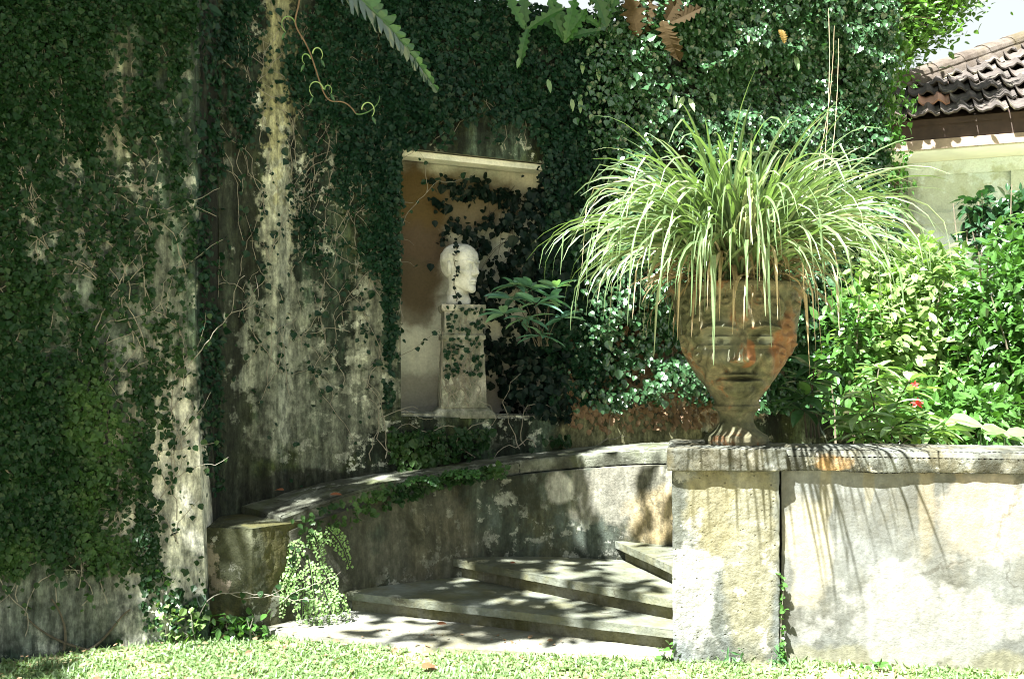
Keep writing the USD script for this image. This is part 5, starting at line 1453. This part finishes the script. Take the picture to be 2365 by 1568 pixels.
def shade(px, py, hz):
    """Shade wanted on each part of the view; the added tree is shaped to cast it."""
    m = np.zeros_like(px)
    edge = np.interp(py, [700, 780, 850, 1137, 1300, 1500], [475, 420, 398, 350, 325, 300])
    m = np.where((px < edge) & (hz > .13), np.where(py > 950, .92, .98), m)
    m = np.where((px > 455) & (px < 960) & (py < 1190 - (px - 500) * .13), .97, m)
    right = np.interp(py, [-400, 0, 90, 140, 260, 420, 700, 830, 960, 1040], [1400, 1395, 1400, 1500, 1470, 1490, 1390, 1330, 1330, 1300])
    m = np.where((px >= 930) & (px < right) & (py < 1010), .97, m)
    low = (px >= 640) & (py >= 1190 - (px - 500) * .13) & (py < 1330) & (px < 1560) | ((px >= 930) & (px < 1560) & (py >= 1010) & (py < 1330))
    m = np.where(low, np.interp(px, [640, 1000, 1150, 1300, 1450, 1560], [.96, .93, .78, .66, .5, .25]), m)
    m = np.where((px >= 650) & (px < 850) & (py > 1200) & (py < 1440), .35, m)
    m = np.where((px >= 850) & (px < 1560) & (py >= 1300) & (py < 1440), np.interp(px, [640, 900, 1300, 1560], [.62, .58, .5, .3]), m)
    m = np.where((px >= 455) & (px < 640) & (py > 1190) & (py < 1440), .5, m)
    m = np.where((px > 455) & (px < 720) & (py > 1120) & (py < 1215), .42, m)
    m = np.where((py > 1480) & (px < 120), .5, m)
    m = np.where(px > 1580, np.where(py < 1000, 0, 0), m)
    return m


def overhang(n, seed):
    r = np.random.default_rng(seed)
    q = np.stack([r.uniform(-8.5, .8, n), r.uniform(-1.5, 8.4, n), r.uniform(5.4, 8.6, n)], -1)
    d = -SUN
    # where each leaf's shadow lands: left wall, back wall, parapet or ground, whichever comes first
    def plane(p0, nn):
        return ((np.array(p0) - q) @ np.array(nn)) / (d @ np.array(nn))
    t1 = plane((LW1[0], LW1[1], 0), (lw_n[0], lw_n[1], 0)); h1 = q + d * t1[:, None]
    t1 = np.where((h1[:, 0] < LW1[0]) & (h1[:, 2] > 0), t1, 1e9)
    t2 = plane((N0[0], N0[1], 0), (n_out[0], n_out[1], 0)); h2 = q + d * t2[:, None]
    t2 = np.where((h2[:, 0] > -1.3) & (h2[:, 2] > .85), t2, 1e9)
    over = (h2[:, 2] > 4.25) & (h2[:, 0] < .15) & (h1[:, 0] >= LW1[0])
    t2b = plane((-1.66, 6.3, 0), (.62, -.78, 0)); h2b = q + d * t2b[:, None]
    t2 = np.minimum(t2, np.where((h2b[:, 0] <= -1.3) & (h2b[:, 0] > -1.8) & (h2b[:, 2] > .6), t2b, 1e9))
    t3 = np.full(n, 1e9)
    for a, b in zip(lp[:-2], lp[1:-1]):
        e = b - a; nn = np.array([e[1], -e[0], 0])
        tt = plane((a[0], a[1], 0), nn); h = q + d * tt[:, None]
        k = ((h[:, :2] - a) @ e) / (e @ e)
        t3 = np.minimum(t3, np.where((k > 0) & (k < 1) & (h[:, 2] < .9) & (h[:, 2] > 0), tt, 1e9))
    t4 = (q[:, 2] - .12) / -d[2]
    t = np.minimum(np.minimum(t1, t2), np.minimum(t3, t4))
    h = q + d * t[:, None]
    px, py = px_of(h)
    want = shade(px, py, h[:, 2])
    want = np.where(h[:, 1] < 4.3, .15 * (h[:, 0] < -2.6), want)
    want = np.where(over, .9, want)
    want = np.where((px < -60) & (h[:, 1] < 5.2) & (h[:, 2] > .3), .9, want)
    clump = fold = (fbm(np.stack([q[:, 0] - SUN[0] / SUN[2] * q[:, 2], q[:, 1] - SUN[1] / SUN[2] * q[:, 2], q[:, 2] * .15], -1) * 3.6, 44, 4) + .5)
    keep = clump < np.where(want > .94, 2, np.where(want > .85, .62, .15 + want * .5))
    keep &= (want > .05)
    qx, qy = px_of(q)
    keep &= ~((q[:, 1] > .3) & (qy > -220) & (np.abs(qx - 1182) < 1500))
    return q[keep]


lv = overhang(105000, 45)  # unseen added crown: leaves kept only where their shadow falls as wanted
r = np.random.default_rng(46)
t = thing('tree', 'broad unseen tree added beyond the picture edge with its crown shaped to shade the left wall', 'tree')
trunk = CubicSpline(np.arange(4), np.array([(-6.4, 1.6, 0), (-6.3, 1.8, 2.8), (-5.8, 2.3, 4.8), (-5.0, 2.8, 6.4)]))
parts = [tube(trunk(np.linspace(0, 3, 16)), np.linspace(.2, .09, 16), 9)]
for i in range(90):
    e = lv[r.integers(0, len(lv))]; s0 = trunk(r.uniform(2.2, 3.0)); tt = np.linspace(0, 1, 8)[:, None]
    parts.append(tube(s0 * (1 - tt) + e * tt + np.array([0, 0, .25]) * np.sin(tt * 3.1) + r.normal(0, .04, (8, 3)), np.linspace(.035, .006, 8), 5))
obj('trunk', cat(parts), M['bark'], t, smooth=True)
k = len(lv)
obj('crown', leaves(lv, unit(SUN + r.normal(0, .45, (k, 3))), r.normal(0, 1, (k, 3)) * [1, 1, .4] - [0, 0, .2], .17 * r.uniform(.6, 1.3, k), OVAL), M['shrub_dark'], t, kind='stuff')
print('canopy leaves', k)
